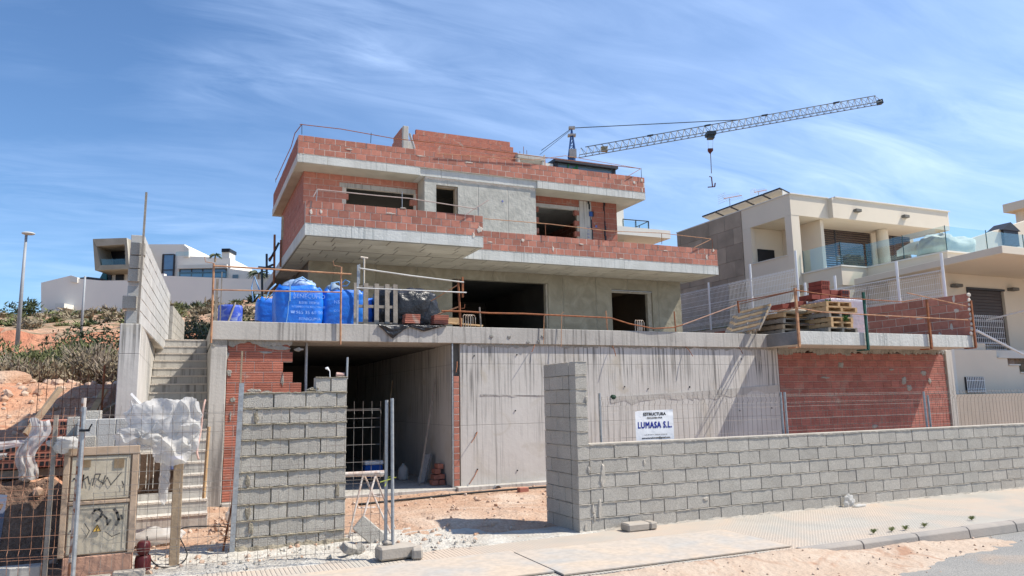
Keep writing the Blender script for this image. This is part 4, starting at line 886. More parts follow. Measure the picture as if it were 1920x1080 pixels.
# scrap under sheet: wooden crate with a blue lid
m_ = MB()
for i in range(7): m_.box(-.60 + .085 * i, -.525 + .085 * i, 11.2, 11.23, .72, 1.22)
m_.box(-.6, -.01, 11.24, 11.6, .70, .74); m_.box(-.6, -.55, 11.18, 11.2, .70, 1.25)
tag(m_.build('wooden_crate', mat('dark brown boards', (.14, .09, .06), (.09, .06, .04), 8, bump=.4)), 'dark brown boarded crate in the shade behind the white plastic sheet', 'crate')
m_ = MB(); m_.lathe([(0, .16), (.10, .16), (.11, .13), (.10, 0), (0, 0)], (-.10, 11.1, 1.02), 14); tag(m_.build('blue_bucket', barrelm), 'small blue bucket hanging behind the white plastic sheet', 'bucket')
m_ = MB(); m_.lathe([(0, .20), (.075, .19), (.085, .15), (.085, .06), (.075, .0), (0, 0)], (-.36, 9.62, .0), 12); m_.blob((-.36, 9.60, .28), (.075, .07, .085), 2.6, .01, 9, 12, 8); tag(m_.build('red_drum', redpl, smooth=True), 'dark red plastic drum on the ground by the foot of the meter cabinet', 'drum')
m_ = MB(); m_.obox((-.48, 9.38, .04), (.32, .10, .10)); m_.obox((-.78, 9.36, .03), (.25, .10, .08)); tag(m_.build('kerb_fragment', MATS['precast foot concrete'], bevel=.01), 'pale concrete fragments lying in front of the meter cabinet', 'fragments')
def cable(name, pts, r, m2, lab, cat='cable'):
    out_ = []; P_ = [Vector(p) for p in pts]
    for i in range(len(P_) - 1):
        a = P_[max(i - 1, 0)]; b = P_[i]; c = P_[i + 1]; d = P_[min(i + 2, len(P_) - 1)]
        for k in range(6):
            t = k / 6; out_.append(.5 * ((2 * b) + (c - a) * t + (2 * a - 5 * b + 4 * c - d) * t * t + (3 * b - a - 3 * c + d) * t ** 3))
    out_.append(P_[-1]); b_ = MB(); b_.tube(out_, r, 5); return tag(b_.build(name, m2, smooth=True), lab, cat)
cable('black_cable', [(-.33, 9.58, .40), (-.30, 9.6, .18), (-.18, 9.66, .04), (.0, 9.7, .03), (.1, 9.95, .10), (.0, 10.2, .35), (.35, 11.0, .25), (.6, 11.5, .15)], .008, hosem, 'black cable running from the red drum along the ground to the stair')
cable('hose', [(.33, 14.6, 1.95), (.30, 14.4, 1.8), (.27, 14.2, 1.4), (.22, 13.9, 1.1), (.25, 13.8, .95)], .018, mat('pink hose', (.45, .30, .26), bump=0), 'pale pink hose hanging down beside the stair column', 'hose')
m_ = MB(); m_.tube([(.30, 11.6, .55), (.325, 11.6, 1.55)], .024, 8); tag(m_.build('orange_prop', wood_o), 'slim orange-brown timber upright in front of the stair', 'prop')
m_ = MB(); m_.tube([(.52, 10.35, .03), (.67, 10.6, .9)], .013, 6); m_.tube([(.70, 10.3, .03), (.80, 10.55, .62)], .013, 6); m_.tube([(.57, 10.42, .32), (.74, 10.38, .26)], .010, 6); tag(m_.build('steel_trestle', rust), 'leaning rusty steel trestle frame left of the gate block wall', 'trestle')
m_ = MB(); m_.blob((.78, 12.2, .22), (.14, .10, .12), 2, .05, 9, 18, 12, ridge=True); tag(m_.build('plastic_bag', whitep, smooth=True), 'small white plastic bag lying behind the block wall near the stair', 'bag')
m_ = MB(); m_.blob((-.3, 11.4, .12), (.35, .22, .10), 2, .09, 5, 24, 14, ridge=True); tag(m_.build('plastic_sheet', whitep, smooth=True), 'crumpled pale plastic lying at the foot of the stair', 'plastic sheet')
rocks('rubble', 120, lambda r: (r.uniform(.5, 1.3), r.uniform(11.2, 13), .05), .02, .09, rockm, 'pile of broken brick and stone behind the gate wall', 9)
# sawhorse trestle
TR = thing('sawhorse', 'paint splashed sawhorse with crossed legs just right of the gate block wall', 'sawhorse', (2.5, 10.6, 0))
part('top_beam', trestm, lambda b: (b.tube([(2.02, 10.55, .865), (2.62, 10.5, .865)], .035, 8), b.tube([(2.2, 10.75, .84), (2.66, 10.7, .82)], .028, 8)), TR)
for p, q in (((2.32, 10.5, .84), (2.10, 10.35, .02)), ((2.50, 10.5, .84), (2.20, 10.2, .1)), ((2.36, 10.6, .84), (2.72, 10.5, .03)), ((2.52, 10.62, .84), (2.86, 10.8, .05))): part('leg', trestm, lambda b: b.tube([p, q], .014, 6), TR)
part('cross_bar', trestm, lambda b: (b.tube([(2.24, 10.42, .42), (2.5, 10.5, .40)], .010, 6), b.tube([(2.46, 10.6, .55), (2.62, 10.6, .52)], .010, 6)), TR)
# cooler & bits in the garage
m_ = MB(); m_.obox((4.05, 17.3, .28), (.42, .3, .28)); o = m_.build('cool_box', mat('blue cool box', (.02, .10, .40), bump=0), bevel=.03); tag(o, 'blue cool box with a white lid in the shade of the garage', 'cool box'); m_ = MB(); m_.obox((0, 0, 0), (.44, .32, .09)); l_ = m_.build('lid', white_p, bevel=.02); l_.parent = o; l_.location = (4.05, 17.3, .47)
m_ = MB(); m_.lathe([(0, 0), (.11, 0), (.12, .04), (.12, .24), (.06, .32), (.035, .33), (.035, .37), (0, .37)], (4.75, 17.2, .05), 14); tag(m_.build('jerrycan', whitep, smooth=True), 'white plastic jug standing on the garage floor by the side wall', 'jug')
m_ = MB(); m_.beam((4.75, 15.9, .05), (5.22, 16.2, 2.35), .04, .015); tag(m_.build('batten', wood_g), 'thin batten leaning against the right side wall of the garage', 'batten')
m_ = MB(); m_.beam((4.35, 17.7, .05), (4.95, 19, 2.4), .03, .02); tag(m_.build('batten', wood), 'thin rod leaning in the dark back of the garage', 'batten')
m_ = MB(); m_.beam((4.93, 16.3, .05), (5.14, 16.5, .65), .22, .02); m_.beam((4.95, 16.2, .05), (5.16, 16.38, .68), .02, .04); tag(m_.build('shovel_blade', galv), 'grey board and shovel leaning low against the garage side wall', 'shovel')
t = thing('brick_pile', 'small pile of red bricks on the garage floor beside the opening', 'brick pile', (5.1, 15.8, .04))
for (x_, z_, y_) in ((5.04, .10, 15.75), (5.19, .10, 15.75), (5.08, .21, 15.8), (5.2, .22, 15.8), (5.12, .33, 15.85), (5.2, .43, 15.9)): inst('brick', piece((.13, .25, .10), brick, .004), (x_, y_, z_), t)
m_ = MB(); m_.tube([(2.222, 15.45, .04), (2.222, 15.45, 3.085)], .03, 10); tag(m_.build('steel_prop', galv), 'slim grey steel prop under the terrace slab left in the garage opening', 'prop')
cable('black_hose', [(3.0, 13.9, .0), (4.2, 14.15, .0), (5.5, 14.3, .01), (6.9, 14.3, .02), (8.2, 14.2, .0)], .022, hosem, 'black hose lying along the concrete footing', 'hose')
m_ = MB(); m_.box(6.35, 6.55, 14.1, 14.25, -.05, .06); tag(m_.build('loose_brick', brick, bevel=.004), 'single red brick lying on the earth below the drain pipe', 'brick')
m_ = MB(); m_.blob(at(1592, 942, Y=9.26), (.10, .03, .11), 2, .06, 12, 18, 12, ridge=True); m_.blob(at(1612, 948, Z=.02), (.16, .05, .02), 2, .03, 12, 18, 12, ridge=True); tag(m_.build('plaster_splash', whitep), 'white splash of plaster stuck low on the long block wall', 'plaster splash')

# ------------------------------------------------------------------ things on the terrace slab
ZT = 3.452
def bigbag(cx, cy, hw, hd, ht, lab, seed=0, prnt=True):
    t = thing('bulk_bag', lab, 'bulk bag', (cx, cy, ZT), 'blue bulk bags on the terrace')
    m_ = MB()
    def f(u, v):
        a = u * 2 * math.pi; k = .40; sg = lambda q, e: math.copysign(abs(q) ** e, q)
        bl = 1 + .09 * math.sin(v * math.pi * .9) - .03 * v; tp = 1.0 if v < .92 else 1 - (v - .92) * 1.2
        x = sg(math.cos(a), k) * hw * bl * tp; y = sg(math.sin(a), k) * hd * bl * tp
        fz = math.sin(a * 9 + seed) * .012 * v + .03 * max(0, v - .85) / .15 * math.sin(a * 5 + seed * 2)
        wr = .012 * mn.noise(Vector((x * 6, y * 6, v * 9 + seed))) + .02 * max(0, v - .55) * (1 - abs(mn.noise(Vector((x * 3, v * 14, seed)))) * 3)
        n_ = Vector((x, y, 0)).normalized()
        return Vector((cx, cy, ZT + ht * v + (fz if v > .5 else 0))) + Vector((x, y, 0)) + n_ * wr
    m_.grid(f, 72, 34)
    m_.grid(lambda u, v: Vector((cx + (u - .5) * 1.84 * hw, cy + (v - .5) * 1.84 * hd, ZT + ht * (.93 + .05 * math.sin(u * 3.1) * math.sin(v * 3.1) + .02 * mn.noise(Vector((u * 5, v * 5, seed)))))), 14, 14)
    m_.build('sack', bluem, t, smooth=True)
    return t
b1 = bigbag(2.10, 16.05, .47, .42, .84, 'full blue bulk bag with pale printed lettering on its front, at the terrace edge', 1)
yf = 15.565
text('bag_print', 'BENECUMO', .125, (2.27, yf, 4.02), RX, inkm, b1, .98, .0, 'CENTER')
text('bag_print', 'MATERIALES', .07, (2.27, yf, 4.14), RX, inkm, b1, 1.15, .0, 'CENTER')
text('bag_print', 'IIIIII IIIIIII', .075, (2.27, yf, 3.90), RX, inkm, b1, 1.6, .0, 'CENTER')
text('bag_print', 'INTERMEDIO DE RECUPERADO', .055, (2.26, yf, 3.82), RX, inkm, b1, .88, .0, 'CENTER')
text('bag_print', '965 35 68 00', .095, (2.28, yf, 3.69), RX, inkm, b1, 1.08, .0, 'CENTER')
text('bag_print', 'BENIGUMA', .085, (2.29, yf, 3.56), RX, inkm, b1, 1.05, .0, 'CENTER')
m_ = MB(); m_.box(1.91, 1.98, yf - .004, yf, 3.70, 3.73); m_.box(1.90, 1.99, yf - .004, yf, 3.735, 3.75); m_.box(2.0, 2.52, yf - .002, yf + .002, 4.14 - .02, 4.135 - .01); m_.box(1.96, 1.97, yf - .002, yf + .002, 4.0, 4.14); stuff(m_.build('bag_print', inkm, b1))
part('seam', blue_w, lambda b: (b.box(1.90 - .03, 1.93 - .03, 15.575, 15.60, 3.95, 4.30), b.tube([(1.86, 15.575, 3.95), (1.85, 15.57, 3.7), (1.82, 15.575, 3.47)], .008, 5)), b1)
b2 = bigbag(3.05, 16.15, .46, .42, .80, 'blue bulk bag standing behind the rusty railing post, right of the lettered bag', 4)
text('bag_print', 'NS', .10, (2.80, 15.69, 3.95), RX, inkm, b2); text('bag_print', 'CON', .07, (2.80, 15.69, 3.77), RX, inkm, b2)
b3 = bigbag(3.62, 16.6, .40, .38, .72, 'half hidden blue bulk bag behind the upright wooden pallet', 7)
b4 = bigbag(1.62, 17.0, .27, .32, .70, 'blue bulk bag at the back left of the lettered bag with pale lifting straps', 9)
for k, (par, pts) in enumerate(((b1, [(1.66, 15.9, 4.25), (1.55, 15.8, 4.1), (1.42, 15.8, 3.98), (1.50, 15.8, 4.2), (1.62, 15.8, 4.33)]), (b1, [(1.9, 15.75, 4.25), (2.0, 15.7, 4.42), (2.15, 15.8, 4.50), (2.4, 15.9, 4.36)]),
                                (b4, [(1.38, 16.7, 4.3), (1.25, 16.6, 4.6), (1.20, 16.6, 4.35), (1.24, 16.6, 4.05), (1.33, 16.6, 4.2)]), (b2, [(2.75, 15.95, 4.2), (2.78, 15.9, 4.42), (2.95, 15.95, 4.46), (3.02, 16, 4.3)]), (b2, [(2.98, 15.8, 4.4), (3.05, 15.75, 4.48), (3.15, 15.8, 4.44), (3.1, 15.8, 4.36), (3.0, 15.85, 4.36)]))):
    P_ = [Vector(p) for p in pts]; b_ = MB(); b_.tube(P_, .016, 5); b_.build('lifting_strap', blue_w, par, smooth=True)
m_ = MB(); m_.blob((2.15, 16.1, 4.28), (.36, .34, .20), 2.2, .07, 5, 36, 20, ridge=True, seed=3); m_.build('liner', mat('pale blue liner', (.34, .45, .62), (.25, .36, .58), 5, rough=.35, bump=.5, bscale=12, bdist=.03), b1, smooth=True)
m_ = MB(); m_.blob((2.88, 16.2, 4.28), (.18, .2, .16), 2, .06, 6, 24, 16, ridge=True, seed=8); m_.build('liner', mat('grey blue net', (.25, .33, .42), (.18, .25, .34), 9, bump=.5), b2, smooth=True)
# concrete mixer drum behind the bags
MX = thing('mixer_drum', 'round concrete mixer drum with a dark rim behind the lettered blue bag', 'concrete mixer', (2.25, 17.2, ZT))
rot_ = Matrix.Rotation(R(62), 4, 'X')
m_ = MB(); m_.lathe([(.30, -.35), (.42, -.2), (.42, .05), (.40, .12), (.36, .12), (.38, .0), (.36, -.2), (.0, -.25)], (0, 0, 0), 28); o = m_.build('drum', mat('cement crusted drum', (.50, .49, .47), (.36, .35, .33), 6, bump=.4), MX, smooth=True); o.matrix_local = Matrix.Translation((0, 0, .78)) @ rot_
m_ = MB(); m_.lathe([(.43, .06), (.46, .08), (.46, .14), (.40, .14), (.40, .10)], (0, 0, 0), 28); o = m_.build('rim', steel_dk, MX, smooth=True); o.matrix_local = Matrix.Translation((0, 0, .78)) @ rot_
part('stand', steel_dk, lambda b: (b.beam((1.9, 17.2, ZT), (2.2, 17.2, 4.2), .05, .05), b.beam((2.6, 17.2, ZT), (2.3, 17.2, 4.2), .05, .05)), MX)
# blue barrel
BR = thing('blue_barrel', 'scuffed blue plastic barrel on the left end of the terrace', 'barrel', (.76, 15.95, ZT))
part('body', barrelm, lambda b: b.lathe([(0, .0), (.22, .0), (.235, .03), (.238, .36), (.225, .405), (.21, .405), (.21, .30), (0, .28)], (.76, 15.95, ZT), 26), BR, smooth=True)
m_ = MB(); m_.beam((.70, 15.62, ZT), (.84, 15.72, ZT + .45), .02, .03); tag(m_.build('stick', wood_g), 'grey stick leaning on the blue barrel', 'stick')
m_ = MB(); m_.tube([(1.0, 15.7, 3.50), (1.12, 15.62, 3.53), (1.28, 15.6, 3.52), (1.40, 15.7, 3.47)], .012, 6); tag(m_.build('bucket_rim', hosem), 'curved black and white hoop lying between the barrel and the bags', 'hoop')
# leaning pallet
LP = thing('wooden_pallet', 'weathered grey pallet standing upright on edge in front of the blue bags', 'pallet', (3.7, 15.35, ZT))
for i, x_ in enumerate((3.21, 3.42, 3.65, 3.88, 4.06)): part('slat', wood_g, lambda b: b.beam((x_ - .01, 15.33, ZT + .005), (x_ + .005, 15.42, ZT + .92), .095, .02, up=(0, 1, 0)), LP)
for z_ in (.05, .42, .84): part('rail', wood_g, lambda b: b.beam((3.23, 15.37 + z_ * .1, ZT + z_), (4.06, 15.37 + z_ * .1, ZT + z_), .07, .06), LP)
# black tarp heap
TP = thing('black_tarp', 'glossy black plastic sheet draped over a pile and hanging over the slab edge', 'tarp', (4.6, 15.7, ZT))
m_ = MB()
m_.blob((4.55, 15.95, ZT + .40), (.62, .42, .50), 3.2, .055, 2.6, 90, 60, ridge=True, seed=11)
m_.blob((4.0, 16.0, ZT + .45), (.28, .30, .46), 3.0, .05, 3.0, 50, 40, ridge=True, seed=5)
m_.build('cover', blackp, TP, smooth=True)
m_ = MB()
def flap(u, v):
    x = 3.62 + 1.5 * u; dep = .30 * max(0, 1 - abs(u - .20) / .24) ** 1 + .14 * max(0, 1 - abs(u - .65) / .30) + .02
    z = ZT + .03 - v * dep; y = 15.03 - .02 * math.sin(v * 3) + (.14 * (1 - min(1, v * 4))) - .02 * mn.noise(Vector((u * 14, v * 4, 1)))
    return (x, y, z + .015 * mn.noise(Vector((u * 10, v, 0))))
m_.grid(flap, 60, 12); m_.grid(lambda u, v: (3.62 + 1.5 * u, 15.15 + .5 * v, ZT + .03 + .02 * mn.noise(Vector((u * 9, v * 5, 2)))), 40, 8)
m_.build('hanging_flap', blackp, TP, smooth=True)
for i, (x_, lab) in enumerate(((4.36, 'two red bricks holding down the middle of the black tarp'), (5.0, 'two red bricks holding down the right end of the black tarp'))):
    t = thing('brick_weight', lab, 'bricks', (x_, 15.2, ZT), 'bricks weighing down the black tarp')
    for k in range(2): inst('brick', piece((.33, .24, .095), brick_g, .003), (x_ + .01 * k, 15.22, ZT + .10 + .1 * k), t)
# railings of the terrace
RA = thing('safety_railing', 'rusty orange temporary railing in front of the blue bags at the left of the terrace', 'railing', (1.6, 15.0, 3.1))
for x_, z1 in ((.385, 4.55), (2.815, 4.62)):
    part('post', rust_o, lambda b: b.tube([(x_ + .01, 15.01, 3.02), (x_, 15.01, z1)], .020, 8), RA)
    part('hook', rust_o, lambda b: b.tube([(x_, 15.01, z1), (x_ - .04, 15.01, z1 + .01), (x_ - .15, 15.0, z1 + .02), (x_ - .17, 15.0, z1 + .12)], .008, 5), RA)
part('rail', rust_o, lambda b: b.tube([(.38, 14.98, 4.50), (1.7, 14.98, 4.49), (3.02, 14.98, 4.475)], .016, 8), RA)
part('rail', rust_o, lambda b: b.tube([(.38, 14.98, 4.035), (1.6, 14.98, 4.06), (2.83, 14.98, 4.09)], .013, 8), RA)
m_ = MB(); m_.beam((.46, 15.3, ZT), (.47, 15.3, 4.3), .05, .03); m_.beam((.55, 15.35, ZT), (.55, 15.35, 4.45), .02, .03); tag(m_.build('post_bundle', wood_g), 'grey boards standing beside the leftmost rusty railing post', 'boards')
RB = thing('safety_railing', 'galvanised temporary railing in front of the pallet and the black tarp', 'railing', (4.3, 15.0, 3.4))
part('post', galv, lambda b: (b.box(3.165, 3.20, 15.08, 15.12, ZT, 4.70), b.box(3.205, 3.225, 15.09, 15.11, 4.3, 4.72)), RB)
part('post', rust, lambda b: b.tube([(5.44, 15.08, ZT), (5.38, 15.05, 4.48)], .026, 8), RB)
part('rail', mat('pale steel tube', (.55, .54, .50), bump=0, rough=.5), lambda b: b.tube([(3.2, 15.05, 4.62), (4.3, 15.05, 4.52), (5.5, 15.02, 4.43)], .017, 8), RB)
part('rail', galv, lambda b: b.tube([(3.14, 15.03, 4.20), (5.55, 15.0, 4.20)], .016, 8), RB)
part('brace', rust_o, lambda b: (b.tube([(5.43, 15.1, 3.9), (4.95, 15.3, 3.72)], .014, 6), b.tube([(5.42, 15.1, 4.4), (4.9, 15.6, 4.05)], .012, 6)), RB)
part('clamp', rust, lambda b: (b.box(5.46, 5.50, 15.02, 15.06, 4.1, 4.55), b.tube([(5.45, 15.05, 3.85), (5.52, 15.05, 3.86), (5.53, 15.05, 3.95)], .008, 5)), RB)
m_ = MB(); m_.tube([(3.42, 15.6, ZT), (3.42, 15.6, 4.97)], .018, 8); m_.tube([(3.34, 15.6, 4.97), (3.50, 15.6, 4.955)], .02, 8); tag(m_.build('t_pole', mat('cream pole', (.66, .58, .47), bump=0)), 'cream T-shaped pole standing behind the pallet', 'pole')
RC = thing('safety_railing', 'sagging rusty rail along the middle and right of the terrace edge', 'railing', (9, 15.1, 3.4))
def rail_pts(px): return [at(a, b_, Y=15.03) for a, b_ in px]
part('rail', rust, lambda b: b.tube(rail_pts([(828, 583), (870, 584), (918, 587), (980, 588), (1145, 596)]), .018, 8), RC)
part('rail', rust, lambda b: b.tube(rail_pts([(1145, 596), (1180, 607), (1225, 616), (1263, 614), (1280, 609)]), .015, 8), RC)
part('rail', mat('brown steel', (.25, .15, .11), bump=0), lambda b: b.tube([at(1280, 609, Y=15.03), at(1383, 571, Y=18.5), at(1490, 545, Y=13.93)], .016, 8), RC)
for a, c_, yb, m2 in ((900, 576, 614, wood_g), (1137, 583, 619, rust_o), (1265, 584, 622, rust)): part('post', m2, lambda b: b.tube([at(a - 1, c_, Y=15.1), at(a + 2, yb, Y=15.1)], .018, 6), RC)
for a, c_, lo in ((1053, 585, 650), (1020, 590, 645)): part('hanging_bar', rust_o, lambda b: b.tube([at(a + 4, c_, Y=15.02), at(a, c_ + 3, Y=15.02), at(a - 1, lo, Y=15.0)], .008, 5), RC)
m_ = MB(); m_.box(10.0, 10.42, 21.9, 22.2, ZT, ZT + .62); tag(m_.build('cardboard_box', mat('cream board', (.66, .58, .46), bump=.1)), 'cream board leaning in the lower right corner of the big terrace opening', 'board')
def stirrups(x_, y_, n_, lab):
    m_ = MB()
    for i in range(n_): xx = x_ + .06 * i; m_.tube([(xx, y_, ZT), (xx, y_, ZT + .26), (xx + .03, y_ + .02, ZT + .3), (xx + .12, y_ + .1, ZT + .3), (xx + .15, y_ + .1, ZT + .25), (xx + .15, y_ + .1, ZT)], .008, 5)
    tag(m_.build('rebar_loop', mat('pale rebar', (.50, .47, .42), (.35, .25, .18), 9, bump=0)), lab, 'rebar loops', 'starter bar loops in the terrace slab')
stirrups(5.58, 15.3, 4, 'pale rebar loops sticking up at the rusty post beside the black tarp'); stirrups(10.1, 15.3, 4, 'rebar loops sticking out of the slab edge below the narrow terrace door'); stirrups(13.5, 15.15, 5, 'rebar loops sticking up beside the slatted pallets')
m_ = MB(); m_.tube([at(830, 605, Y=15.4), at(905, 611, Y=15.4)], .02, 6); m_.obox(at(848, 602, Y=15.6), (.45, .1, .14)); tag(m_.build('timber_scrap', wood_o), 'scrap timber and a beam lying right of the black tarp', 'timber')
# cantilever railing bars on the balconies and the roof
def rail_thing(lab, posts, rails, m2, r=.014, loc=(0, 0, 0)):
    t = thing('safety_railing', lab, 'railing', loc)
    for (p, q) in posts: b_ = MB(); b_.tube([p, q], .011, 5); b_.build('post', m2[0], t)
    for pts in rails: b_ = MB(); b_.tube(pts, r, 6); b_.build('rail', m2[1], t)
    return t
Y1 = 18.9; Y2 = 20.6; Y3 = 22.8
rail_thing('thin bent railing bar along the roof edge above the upper left corner', [(at(566, 252, Y=Y3), at(566, 233, Y=Y3)), (at(695, 268, Y=Y3), at(696, 249, Y=Y3)), (at(517, 342, X=2.95), at(517, 335, X=2.95))],
           [[at(a, b_, Y=Y3) for a, b_ in ((562, 233), (640, 242), (740, 260))], [at(a, b_, Y=Y3) for a, b_ in ((740, 260), (820, 268), (940, 285), (1110, 306), (1200, 316))], [at(566, 233, Y=Y3), at(553, 250, X=2.9), at(546, 275, X=2.9), at(532, 305, X=2.9), at(517, 338, X=2.9)]], (steel_dk, rust), loc=(3, 22.8, 10.2))
rail_thing('short green railing end at the right corner of the roof edge', [(at(1203, 334, Y=Y3), at(1202, 315, Y=Y3)), (at(1148, 327, Y=Y3), at(1147, 309, Y=Y3))], [[at(1178, 330, Y=Y3), at(1202, 316, Y=Y3)], [at(820, 288, Y=Y3), at(1000, 300, Y=Y3), at(1060, 292, Y=Y3), at(1200, 316, Y=Y3)]], (steel_dk, rust_o), r=.011, loc=(15.8, 22.8, 10.2))
rail_thing('pale steel rail across the upper left window above the left balcony', [(at(754, 391, Y=Y1), at(754, 359, Y=Y1)), (at(593, 377, Y=Y1), at(595, 356, Y=Y1)), (at(897, 404, Y=Y1), at(896, 388, Y=Y1))],
           [[at(a, b_, Y=Y1) for a, b_ in ((595, 355), (700, 366), (768, 372), (895, 392))], [at(872, 403, Y=Y1), at(916, 375, Y=Y1)], [at(595, 355, Y=Y1), at(587, 369, Y=Y1)]], (galv, mat('pinkish steel', (.45, .36, .32), bump=0)), loc=(3, 18.9, 7))
rail_thing('orange brown rail along the right hand balcony parapet', [(at(a, b_, Y=Y2), at(a - .5, c_, Y=Y2)) for a, b_, c_ in ((1023, 444, 420), (1131, 454, 430), (1241, 458, 438), (1336, 470, 448))],
           [[at(a, b_, Y=Y2) for a, b_ in ((908, 410), (1030, 420), (1140, 433), (1240, 437), (1333, 448))], [at(1302, 464, Y=Y2), at(1333, 449, Y=Y2)]], (rust, rust_o), r=.012, loc=(12, 20.6, 7))
SC = thing('scaffold_poles', 'rusty poles and clamps standing at the left rear corner behind the balcony', 'scaffold', (2.2, 24, 3.4))
for a, b_, c_, d_, m2 in ((491, 505, 492, 590, steel_dk), (500, 476, 500, 520, steel_dk), (515, 440, 513, 590, rust), (527, 450, 526, 500, rust), (523, 455, 505, 490, steel_dk), (512, 478, 504, 487, rust), (484, 501, 515, 503, steel_dk), (497, 503, 512, 496, steel_dk), (530, 405, 528, 500, wood)):
    part('pole', m2, lambda b: b.tube([at(a, b_, Y=24), at(c_, d_, Y=24)], .035, 6), SC)
# right wing railing
RW = thing('safety_railing', 'temporary railing with rust, green and brown posts around the right terrace slab', 'railing', (17, 13.9, 3.1))
for x_, z0_, z1_, m2 in ((14.03, 3.04, 4.53, rust_o), (16.42, 3.0, 4.52, mat('dark green steel', (.02, .09, .07), bump=0)), (18.86, 3.05, 4.42, rust), (20.72, 3.1, 4.46, rust)): part('post', m2, lambda b: b.box(x_ - .03, x_ + .03, 13.90, 13.95, z0_, z1_), RW); part('foot', m2, lambda b: b.box(x_ - .12, x_ + .03, 13.92, 14.2, z0_ - .03, z0_), RW)
part('rail', rust, lambda b: b.tube([at(1383, 566, Y=16.3), at(1440, 555, Y=15), (14.03, 13.88, 4.46), at(1600, 560, Y=13.88), at(1692, 566, Y=13.88), at(1727, 560, Y=13.88)], .014, 6), RW)
part('rail', rust_o, lambda b: b.tube([at(1495, 577, Y=13.88), at(1540, 585, Y=13.88), at(1625, 590, Y=13.88), at(1740, 596, Y=13.88), at(1815, 600, Y=13.88)], .014, 6), RW)
part('rail', rust_o, lambda b: b.tube([at(1700, 549, Y=13.88), at(1740, 558, Y=13.88), at(1812, 574, Y=13.88)], .014, 6), RW)
part('rail', rust_o, lambda b: b.tube([at(1383, 596, Y=16.3), at(1492, 578, Y=13.9)], .013, 6), RW)
part('post', rust, lambda b: b.tube([at(1383, 564, Y=16.3), at(1391, 625, Y=16.3)], .03, 6), RW)
# pallets on the right wing
def pallet(x0, y0, z0, ln, dp, m2, lab, nb=3, grp='stacked wooden pallets on the right terrace'):
    t = thing('wooden_pallet', lab, 'pallet', (x0, y0, z0), grp)
    for i in range(5): part('top_slat', m2, lambda b: b.box(x0, x0 + ln, y0 + i * (dp / 5), y0 + i * (dp / 5) + dp / 6.5, z0 + .115, z0 + .135), t)
    for i in range(nb):
        xx = x0 + (ln - .08) * i / (nb - 1)
        part('runner', m2, lambda b: b.box(xx, xx + .08, y0, y0 + dp - .05, z0 + .02, z0 + .113), t)
    part('bottom_slat', m2, lambda b: b.box(x0, x0 + ln, y0, y0 + .1, z0, z0 + .018), t)
    return t
labs = ['lowest pale pallet of the stack on the right terrace', 'second pale pallet from the bottom of the stack', 'third pallet of the stack, middle of the pile', 'fourth pallet of the stack, dark underneath', 'fifth pallet of the stack, overhanging to the right', 'topmost short pallet of the stack with a green tuft on it']
for k, (x0, ln, m2) in enumerate(((15.3, 1.05, wood_g), (15.42, .78, wood_o), (15.42, .80, wood_o), (15.36, .85, wood_g), (15.28, 1.12, wood_o), (15.3, .90, wood_o))): pallet(x0, 14.15, ZT - .01 + .138 * k, ln, .95, m2, labs[k])
for k, (z_, a_) in enumerate(((.0, 0), (.14, 0), (.30, 0), (.46, .04))): pallet(14.45 + .03 * k, 14.9, ZT - .01 + z_, 1.0, 1.6, (wood_g, wood, wood_g, wood_o)[k], ['dark bottom pallet', 'orange brown second pallet', 'grey third pallet bulging with sacks', 'tilted top pallet'][k] + ' of the low pile left of the pale stack', grp='second pile of pallets on the right terrace')
m_ = MB(); m_.blob((14.95, 15.0, ZT + .62), (.42, .3, .07), 2.2, .04, 5, 24, 12); tag(m_.build('cement_sack', mat('paper sack', (.38, .33, .26), (.30, .26, .20), 8, bump=.6)), 'squashed grey paper sacks between the pallets on the right terrace', 'sacks')
for i in range(3):
    t = thing('wooden_pallet', ['slatted pallet leaning at the left end of the right terrace, front one', 'slatted pallet leaning in the middle of the three tilted pallets', 'slatted pallet leaning furthest back of the three tilted pallets'][i], 'pallet', (13.4 + .2 * i, 15.6 + .4 * i, ZT), 'tilted pallets beside the rebar loops')
    o_ = Vector((13.25 + .3 * i, 15.6 + .5 * i, ZT + .02)); u_ = Vector((.35, -.1, .0)).normalized(); v_ = Vector((.62, .1, .78)).normalized()
    w_ = Vector((.25, -1.0, .12)).normalized()
    for k in range(8): part('slat', wood_o if (k + i) % 2 else wood_g, lambda b: b.beam(o_ + v_ * (.02 + .11 * k), o_ + v_ * (.02 + .11 * k) + w_ * .95, .08, .02, up=(v_.cross(w_))), t)
    for k in range(3): part('runner', wood_g, lambda b: b.beam(o_ + w_ * (.05 + .42 * k) - Vector((0, 0, .05)), o_ + w_ * (.05 + .42 * k) + v_ * .88 - Vector((0, 0, .05)), .08, .08, up=(v_.cross(w_))), t)
for (x_, y_, z_) in ((15.85, 14.6, ZT + .86), (15.9, 14.10, ZT + .36)):
    m_ = MB()
    for k in range(60): a = random.random() * 6.3; m_.tube([(x_, y_, z_), (x_ + .10 * math.cos(a), y_ + .06 * math.sin(a), z_ + random.uniform(-.08, .1))], .006, 3)
    tag(m_.build('green_tuft', mat('green netting', (.05, .14, .03), bump=0)), 'green tuft caught on the ' + ('top of the' if z_ > 4.1 else 'front of the') + ' pale pallet stack', 'netting')
WB = thing('brick_pallet', 'stack of bricks wrapped in clear film behind the pallets on the right terrace', 'brick pallet', (17.2, 15.5, ZT))
for k in range(9):
    for i in range(4): inst('brick', piece((.33, .8, .105), brick, .004), (16.70 + .34 * i, 15.6, ZT + .08 + .112 * k), WB)
m_ = MB(); m_.blob((17.2, 15.6, ZT + .53), (.76, .52, .57), 9, .02, 3, 60, 30, ridge=True); m_.build('film', filmm, WB, smooth=True)
